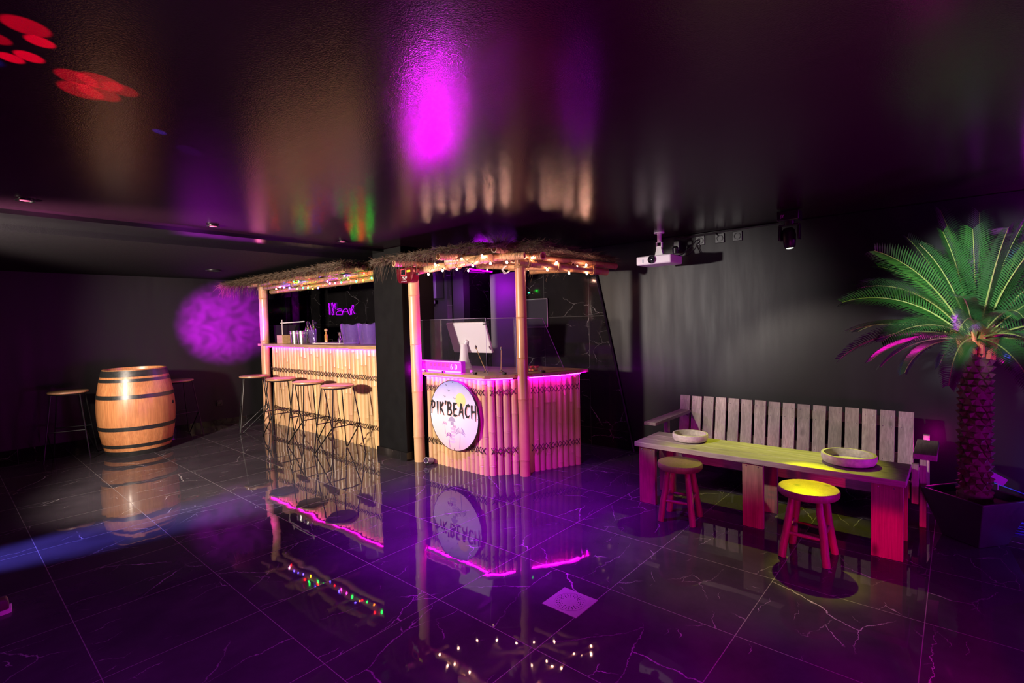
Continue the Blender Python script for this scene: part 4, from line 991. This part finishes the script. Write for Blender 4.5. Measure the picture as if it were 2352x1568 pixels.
single('projector_cable', MB().tube([(4.58, 2.03, 1.985), (4.70, 1.96, 2.01), (4.84, 1.93, 2.09), (4.895, 1.90, 2.155), (4.905, 1.87, 2.16)], .005, 6).tube([(4.60, 2.0, 1.985), (4.74, 1.92, 2.0), (4.86, 1.90, 2.07), (4.905, 1.87, 2.15)], .004, 6),
       M['blackrub'], 'pair of black cables from the white projector to the wall socket', 'cable', (4.75, 1.95, 2.05))
for y, lb in ((1.867, 'black wall socket under the ceiling nearest the white projector'), (1.683, 'middle black wall socket under the ceiling beside the projector'), (1.526, 'black wall socket under the ceiling nearest the moving head light')):
    outlet(XR - .006, y, 2.150, lb, 'sockets below the ceiling', 'X', .085)
single('cable_run', MB().tube([(4.905, 2.12, 2.200), (4.905, 1.7, 2.208), (4.905, 1.35, 2.213), (4.90, 1.1, 2.216)], .007, 6).tube([(4.90, 2.1, 2.190), (4.90, 1.72, 2.198), (4.905, 1.69, 2.17)], .005, 6), M['blackrub'],
       'black cable run along the top of the right wall above the sockets', 'cable', (4.9, 1.7, 2.2))
t = thing('wall_spotlight', 'small black wall spotlight half hidden behind the projector', 'spotlight', (4.85, 2.05, 2.03))
MB().box((4.87, 2.07, 2.12), (.08, .06, .09)).build('yoke', M['black'], t, bevel=.006)
MB().lathe([(.03, 0), (.034, .05), (.02, .07)], 16, (4.84, 2.08, 2.045)).build('head', M['blackmetal'], t)
t = thing('moving_head_light', 'black moving head stage light hanging from the ceiling, lens lit', 'stage light', (4.40, 1.00, 1.90))
MB().box((4.42, .985, 2.178), (.13, .15, .075)).build('base', M['black'], t, bevel=.006)
text('lettering', 'JY', .03, plain('purple_print', (.6, .1, .7), .5), t, 4.353, 1.02, 2.165, .0006)
MB().box((4.354, 1.02, 2.175), (.002, .002, .002)).build('display', M['black'], t)
MB().lathe([(.035, 0), (.035, .03)], 20, (4.42, .985, 2.112)).build('yoke_joint', M['black'], t)
m_ = MB()
for e in (-1, 1): m_.prism([(1.995, -.03), (2.02, -.036), (2.115, -.02), (2.115, .02), (2.02, .036), (1.995, .03)], e * .066 - .008, e * .066 + .008, lambda z, x, y: (4.42 + x, .985 + y, z))
m_.box((4.42, .985, 2.112), (.05, .14, .014)); m_.build('yoke_arm', M['black'], t, bevel=.004)
MB().lathe([(.028, 0), (.040, .012), (.046, .06), (.050, .10), (.044, .14), (.030, .155)], 24, (4.43, .985, 1.935), rotm('X', -.08)).build('head', M['blackmetal'], t)
MB().lathe([(.024, -.004), (.014, -.007), (.001, -.008)], 20, (4.43, .985, 1.938), rotm('X', -.08)).build('lens', M['headlens'], t)
t = thing('shelf_device', 'small device on a black bracket arm high on the wall behind the palm', 'device', (4.8, -.22, 1.9))
MB().box((4.80, -.30, 1.905), (.22, .36, .022)).build('bracket_arm', M['black'], t, bevel=.004)
MB().box((4.80, -.20, 1.94), (.12, .10, .045)).build('device_case', plain('magenta_lit_case', (.25, .08, .3), .35), t, bevel=.005)  # magenta light on the device put into its case colour

# ------------------------------------------------------------------ low table
t = thing('low_table', 'long low table of weathered planks standing on six board legs', 'table', (3.765, 1.045, 0))
for a_, b_ in ((3.55, 3.692), (3.695, 3.838), (3.841, 3.98)):
    MB().box(((a_ + b_) / 2, 1.045, .452), (b_ - a_, 1.668, .036)).build('top_plank', M['plank_y'], t, bevel=.003)
for y in (1.785, 1.025, .30):
    w_ = .13 if y > .5 else .15
    for x in (3.585, 3.935): MB().box((x, y, .217), (.032, w_, .434)).build('leg', M['leg_wood'], t, bevel=.002)
    MB().box((3.76, y, .404), (.318, .04, .06)).build('cross_rail', M['plank_x'], t, bevel=.002)
m_ = MB()
for y in (1.785, 1.025, .30):
    for dy in (-.035, .04): m_.lathe([(.004, -.002), (.004, .002), (.001, .003)], 8, (3.568, y + dy, .415), rotm('Y', -PI / 2))
m_.build('screws', M['steel'], t)
def bowl(x, y, r, h, label):
    t = thing('wooden_bowl', label, 'bowl', (x, y, .471), 'pale round bowls on the low table')
    MB().lathe([(.001, 0), (r * .80, 0), (r * .93, h * .15), (r, h * .5), (r, h * .92), (r * .985, h), (r * .885, h), (r * .87, h * .9), (r * .86, h * .35), (r * .80, h * .24), (.001, h * .22)], 56, (x, y, .471), cap=False).build('turned_bowl', M['bowl'], t)
bowl(3.815, 1.545, .130, .058, 'pale round wooden bowl on the left end of the low table')
bowl(3.790, .515, .150, .062, 'larger pale round wooden bowl on the right end of the low table')

# ------------------------------------------------------------------ wooden stools
def wstool(x, y, r, h, rz, seed, label):
    rs = random.Random(seed)
    t = thing('wooden_stool', label, 'stool', (0, 0, 0), 'round wooden stools at the low table')
    MB().lathe([(.001, h - .045), (r * .95, h - .045), (r, h - .036), (r * 1.01, h - .012), (r * .98, h - .002), (r * .95, h), (.001, h)], 44).build('seat', M['stoolwood'], t)
    ft = r * 1.02; tp = r * .62; lg = []
    for k in range(4):
        a = PI / 4 + k * PI / 2; b, c = Vector((math.cos(a) * ft, math.sin(a) * ft, 0)), Vector((math.cos(a) * tp, math.sin(a) * tp, h - .046))
        pts = [b.lerp(c, f) + Vector((rs.uniform(-.003, .003), rs.uniform(-.003, .003), 0)) * (0 < f < 1) for f in (0, .2, .4, .6, .8, 1)]
        MB().tube(pts, [.0215, .022, .021, .022, .020, .018], 12).build('leg', M['stoolwood'], t); lg.append((b, c))
    for k in range(4):
        f = .40 if k % 2 else .47; p = lg[k][0].lerp(lg[k][1], f); q = lg[(k + 1) % 4][0].lerp(lg[(k + 1) % 4][1], f)
        MB().tube([p, p.lerp(q, .5), q], [.008, .0115, .008], 10).build('stretcher', M['stoolwood'], t)
    t.location = (x, y, 0); t.rotation_euler = (0, 0, rz)
wstool(3.433, 1.467, .150, .405, .15, 1, 'round wooden stool by the left half of the low table')
wstool(3.355, .655, .158, .405, -.02, 2, 'round wooden stool with brightly yellow-lit seat by the right half of the low table')

# ------------------------------------------------------------------ bench
t = thing('plank_bench', 'long weathered plank bench with sixteen-slat back along the wall', 'bench', (4.4, 1.08, 0))
n_ = 16; y0, y1 = 1.995, .225; pitch = (y0 - y1) / n_; lean = .14
for k in range(n_):
    y = y0 - pitch * (k + .5); m3 = Matrix.Rotation(lean, 3, 'Y') @ Matrix.Rotation(random.uniform(-.006, .006), 3, 'X')
    MB().box((4.665, y, .470 + random.uniform(-.003, .003)), (.022, pitch * .82, .43), m3).build('back_slat', M['plank_v'], t, bevel=.002)
m_ = MB()
for k in range(n_):
    y = y0 - pitch * (k + .5)
    for z in (.64, .57, .33):
        for dy in (-.025, .028): m_.lathe([(.003, -.0015), (.003, .002), (.001, .003)], 6, (4.665 + (z - .47) * .142 - .0125, y + dy, z), rotm('Y', -PI / 2 + lean))
m_.build('screws', M['steel'], t)
for z in (.60, .34): MB().box((4.70 + (z - .47) * .142, 1.11, z), (.03, 1.72, .075), Matrix.Rotation(lean, 3, 'Y')).build('back_rail', M['plank_y'], t, bevel=.002)
for k in range(4): MB().box((4.285 + k * .104, 1.11, .297), (.098, 1.68, .024)).build('seat_board', M['plank_y'], t, bevel=.002)
MB().box((4.222, 1.09, .243), (.026, 1.72, .115)).build('front_apron', M['plank_y'], t, bevel=.002)
for y in (1.93, 1.05, .17):
    MB().box((4.45, y if y == 1.05 else y + (.045 if y < 1 else -.045), .255), (.44, .03, .07)).build('seat_joist', M['plank_x'], t, bevel=.002)
for y, e in ((1.935, 1), (.165, -1)):
    MB().box((4.262, y, .262), (.05, .036, .524)).build('front_leg', M['plank_v'], t, bevel=.002)
    MB().box((4.72, y, .262), (.05, .036, .524)).build('rear_leg', M['plank_v'], t, bevel=.002)
    MB().box((4.18, y - e * .037, .30), (.036, .036, .26)).build('arm_brace', M['plank_v'], t, bevel=.002)
    MB().box((4.36, y, .536), (.86, .105, .026)).build('armrest', M['plank_x'], t, bevel=.003) if e > 0 else \
        MB().box((4.17, y - .02, .532), (.46, .115, .034)).build('armrest', M['plank_x'], t, bevel=.003)

# ------------------------------------------------------------------ palm
TX, TY = 4.20, -.085
t = thing('potted_palm', 'tall artificial sago palm in a square black tapered planter', 'palm', (TX, TY, 0))
def sq(cx, cy, h, z, rz=0.0):
    return [(cx + h * (math.cos(a) * 1.4142), cy + h * (math.sin(a) * 1.4142), z) for a in [rz + PI / 4 + k * PI / 2 for k in range(4)]]
RZ = PI / 4 + .12
def sq(h, z): return [(TX + .0 + h * math.cos(RZ + PI / 4 + k * PI / 2 - PI / 4 + PI / 4), TY + h * math.sin(RZ + PI / 4 + k * PI / 2), z) for k in range(4)]
lv = [(.155, 0), (.158, .012), (.262, .275), (.265, .292), (.243, .292), (.235, .270), (.235, .24)]
vs = [p for h, z in lv for p in sq(h, z)]
fs = [(i * 4 + k, i * 4 + (k + 1) % 4, (i + 1) * 4 + (k + 1) % 4, (i + 1) * 4 + k) for i in range(len(lv) - 1) for k in range(4)] + [(3, 2, 1, 0)]
MB().add(vs, fs).build('planter', M['pot'], t, bevel=.004)
MB().add(sq(.232, .245) + sq(.15, .01), [(0, 1, 2, 3), (7, 6, 5, 4), (0, 4, 5, 1), (1, 5, 6, 2), (2, 6, 7, 3), (3, 7, 4, 0)]).build('soil', M['soil'], t, smooth=False)
trk = MB(); tb, tt = .24, 1.22
trk.lathe([(.068 + .008 * math.sin(z * 30) + (.012 if z < .3 else 0), z) for z in [tb + (tt - tb) * i / 20 for i in range(21)]], 20, (TX, TY, 0))
rs = random.Random(9)
for i in range(24):
    for k in range(9):
        a = 2 * PI * (k + (i % 2) * .5) / 9 + rs.uniform(-.06, .06) + i * .03; z = tb + .03 + i * (tt - tb - .06) / 23; r = .068
        o = Vector((TX, TY, z)); e = Vector((math.cos(a), math.sin(a), 0)); s = Vector((-math.sin(a), math.cos(a), 0)); u = Vector((0, 0, 1)); w_ = rs.uniform(.020, .027)
        trk.add([o + e * (r - .012) - u * .026, o + e * (r + .002) - s * w_ + u * .010, o + e * (r + .002) + s * w_ + u * .010, o + e * (r + rs.uniform(.020, .028)) + u * .004, o + e * (r + .006) - u * .024, o + e * (r - .012) + u * .020],
                [(4, 3, 1), (4, 2, 3), (1, 3, 5), (3, 2, 5), (0, 4, 1), (0, 2, 4), (0, 1, 5), (0, 5, 2)])
trk.build('trunk', M['trunk'], t, smooth=False)
fb = MB()
for k in range(26):
    a = rs.uniform(0, 2 * PI); z = rs.uniform(1.16, 1.27); r = .070 - (z - 1.16) * .2; e = Vector((math.cos(a), math.sin(a), 0)); s = Vector((-math.sin(a), math.cos(a), 0))
    p = Vector((TX, TY, z)) + e * r; fb.tube([p - Vector((0, 0, .05)), p + e * .012 + Vector((0, 0, .02)), p + e * .03 + s * rs.uniform(-.02, .02) + Vector((0, 0, .085))], [.020, .014, .005], 6)
fb.build('frond_bases', M['frondbase'], t)
def frond(phi, th0, L, droop, w_, seed):
    rs = random.Random(seed); m = MB(); rc = MB()
    dirh = Vector((math.cos(phi), math.sin(phi), 0)); side = Vector((-math.sin(phi), math.cos(phi), 0))
    P = [Vector((TX, TY, 1.245)) + dirh * .045]; T = []
    ns = 30; bend = rs.uniform(-.25, .25)
    for i in range(ns):
        f = (i + .5) / ns; th = th0 - droop * f ** 1.4
        d = (dirh + side * bend * f).normalized() * math.cos(th) + Vector((0, 0, math.sin(th))); T.append(d); P.append(P[-1] + d * L / ns)
    T.append(T[-1])
    rc.tube(P[::2] + [P[-1]], [.0058 * (1 - .8 * i / (len(P[::2]))) for i in range(len(P[::2]) + 1)], 5)
    nl = 46; tw = rs.uniform(-1.1, 1.1)
    for j in range(nl):
        f = .14 + .86 * (j + .5) / nl; x = f * ns; i = min(int(x), ns - 1); p = P[i].lerp(P[i + 1], x - i); d = T[i]
        ll = w_ * (math.sin(PI * min(.93, .08 + f * .85)) ** .55) * rs.uniform(.93, 1.05)
        nrm = side.cross(d).normalized() if side.cross(d).length > .01 else Vector((0, 0, 1))
        if nrm.z < 0: nrm = -nrm
        sd0 = (side * math.cos(tw) + nrm * math.sin(tw) * .6).normalized()
        for e in (-1, 1):
            q = (sd0 * e * .86 + d * (.50 + .30 * f) + nrm * .30).normalized(); a = p; b = p + q * ll * .55; c = p + (q + Vector((0, 0, -.16))).normalized() * ll
            wv = d.cross(q).cross(q).normalized() * .0044
            m.add([a - wv * .6, a + wv * .6, b + wv, b - wv, c], [(0, 1, 2, 3), (3, 2, 4)])
    o = m.build('frond', M['leaf'], t, smooth=False)
    rc.build('rachis', M['rachis'], o)
k = 0; rs = random.Random(21)
for (nf, th0, dr, L, w_) in ((8, 1.40, .38, .84, .135), (11, 1.10, .80, .80, .135), (12, .78, 1.05, .74, .125), (13, .38, 1.05, .72, .12), (10, .0, 1.05, .62, .11)):
    for i in range(nf):
        phi = 2 * PI * (i + rs.uniform(-.25, .25)) / nf + k * .4
        LL = L * rs.uniform(.78, 1.10)
        ex = math.cos(phi) * math.cos(max(th0 - dr * .5, 0)); 
        if ex > .1: LL = min(LL, .62 / ex)
        frond(phi, th0 + rs.uniform(-.1, .1), LL, dr * rs.uniform(.8, 1.15), w_, 500 + k * 40 + i)
    k += 1
single('paper_card', MB().box((4.45, -.20, .335), (.006, .08, .05), Matrix.Rotation(.5, 3, 'X')).tube([(4.45, -.2, .24), (4.45, -.2, .315)], .003, 5), plain('violet_card', (.5, .42, .8), .5), 'small pale card stuck in the planter behind the palm trunk', 'card', (4.45, -.2, .24))
m_ = MB(); rs = random.Random(4)
for k in range(6):
    pts = [(4.70 - .05 * k + rs.uniform(-.03, .03), -.26 - .12 * j + rs.uniform(-.02, .02), .006 + .004 * (k % 2)) for j in range(7)]
    m_.tube(pts, .0035, 5)
m_.tube([(4.88, -.2, .20), (4.89, -.5, .10), (4.88, -.9, .09)], .004, 5)
single('loose_cables', m_, plain('blue_lit_cable', (.05, .15, .6), .4), 'tangle of thin blue-lit cables on the floor right of the planter', 'cable', (4.6, -.5, 0))  # blue light on the cables put into their base colour

# ------------------------------------------------------------------ floor drain, shoe
t = thing('floor_drain', 'square brushed steel floor drain with ringed holes set in the marble', 'drain', (2.06, 1.462, 0))
MB().box((2.06, 1.462, .0015), (.198, .204, .003)).build('plate', M['drain'], t, smooth=False)
MB().lathe([(.082, .003), (.082, .0042), (.078, .0042), (.078, .0032), (.001, .0034)], 48, (2.06, 1.462, 0), cap=False).build('round_grate', M['drain'], t)
m_ = MB()
for rr, nn in ((.066, 24), (.054, 24), (.043, 24)):
    for q_ in range(nn):
        if q_ % 2 == 0 or rr > .05:
            a = 2 * PI * q_ / nn; m_.lathe([(.0028, .0033), (.0028, .0040), (.0003, .0041)], 8, (2.06 + rr * math.cos(a), 1.462 + rr * math.sin(a), 0))
m_.build('holes', M['hole'], t)
t = thing('shoe', 'toe of a dark shoe with pale sole at the left edge of the floor', 'shoe', (.08, 3.68, 0))
def shoe_prof(s):  # half width along the length
    return .048 * (math.sin(PI * min(1, .12 + s * .80)) ** .5)
for nm, z0, z1, gr, mt in (('sole', .0, .022, 1.06, plain('pale_sole', (.7, .5, .62), .5)), ('upper', .022, .075, 1.0, M['rubber'])):
    vs = []; ns = 14
    d = Vector((.93, -.10, 0)).normalized(); s = Vector((-d.y, d.x, 0)); o = Vector((-.075, 3.70, 0))
    rings = 5 if nm == 'upper' else 2; fs = []
    outl = [(q / ns * .28, shoe_prof(1 - q / ns) if q else .02) for q in range(ns + 1)]
    poly = [(a, b) for a, b in outl] + [(a, -b) for a, b in reversed(outl)]
    P_ = len(poly)
    for r_ in range(rings):
        f = r_ / (rings - 1); z = z0 + (z1 - z0) * (math.sin(f * PI / 2) if rings > 2 else f); g = gr * (1 - (.55 * f ** 2.2 if rings > 2 else 0))
        for a, b in poly: vs.append(o + d * (.14 + (a - .14) * (g if rings == 2 else (1 - .10 * f ** 2))) + s * b * g + Vector((0, 0, z)))
    fs = [(r_ * P_ + i, r_ * P_ + (i + 1) % P_, (r_ + 1) * P_ + (i + 1) % P_, (r_ + 1) * P_ + i) for r_ in range(rings - 1) for i in range(P_)]
    fs += [tuple(range(P_ - 1, -1, -1)), tuple((rings - 1) * P_ + i for i in range(P_))]
    MB().add(vs, fs).build(nm, mt, t)
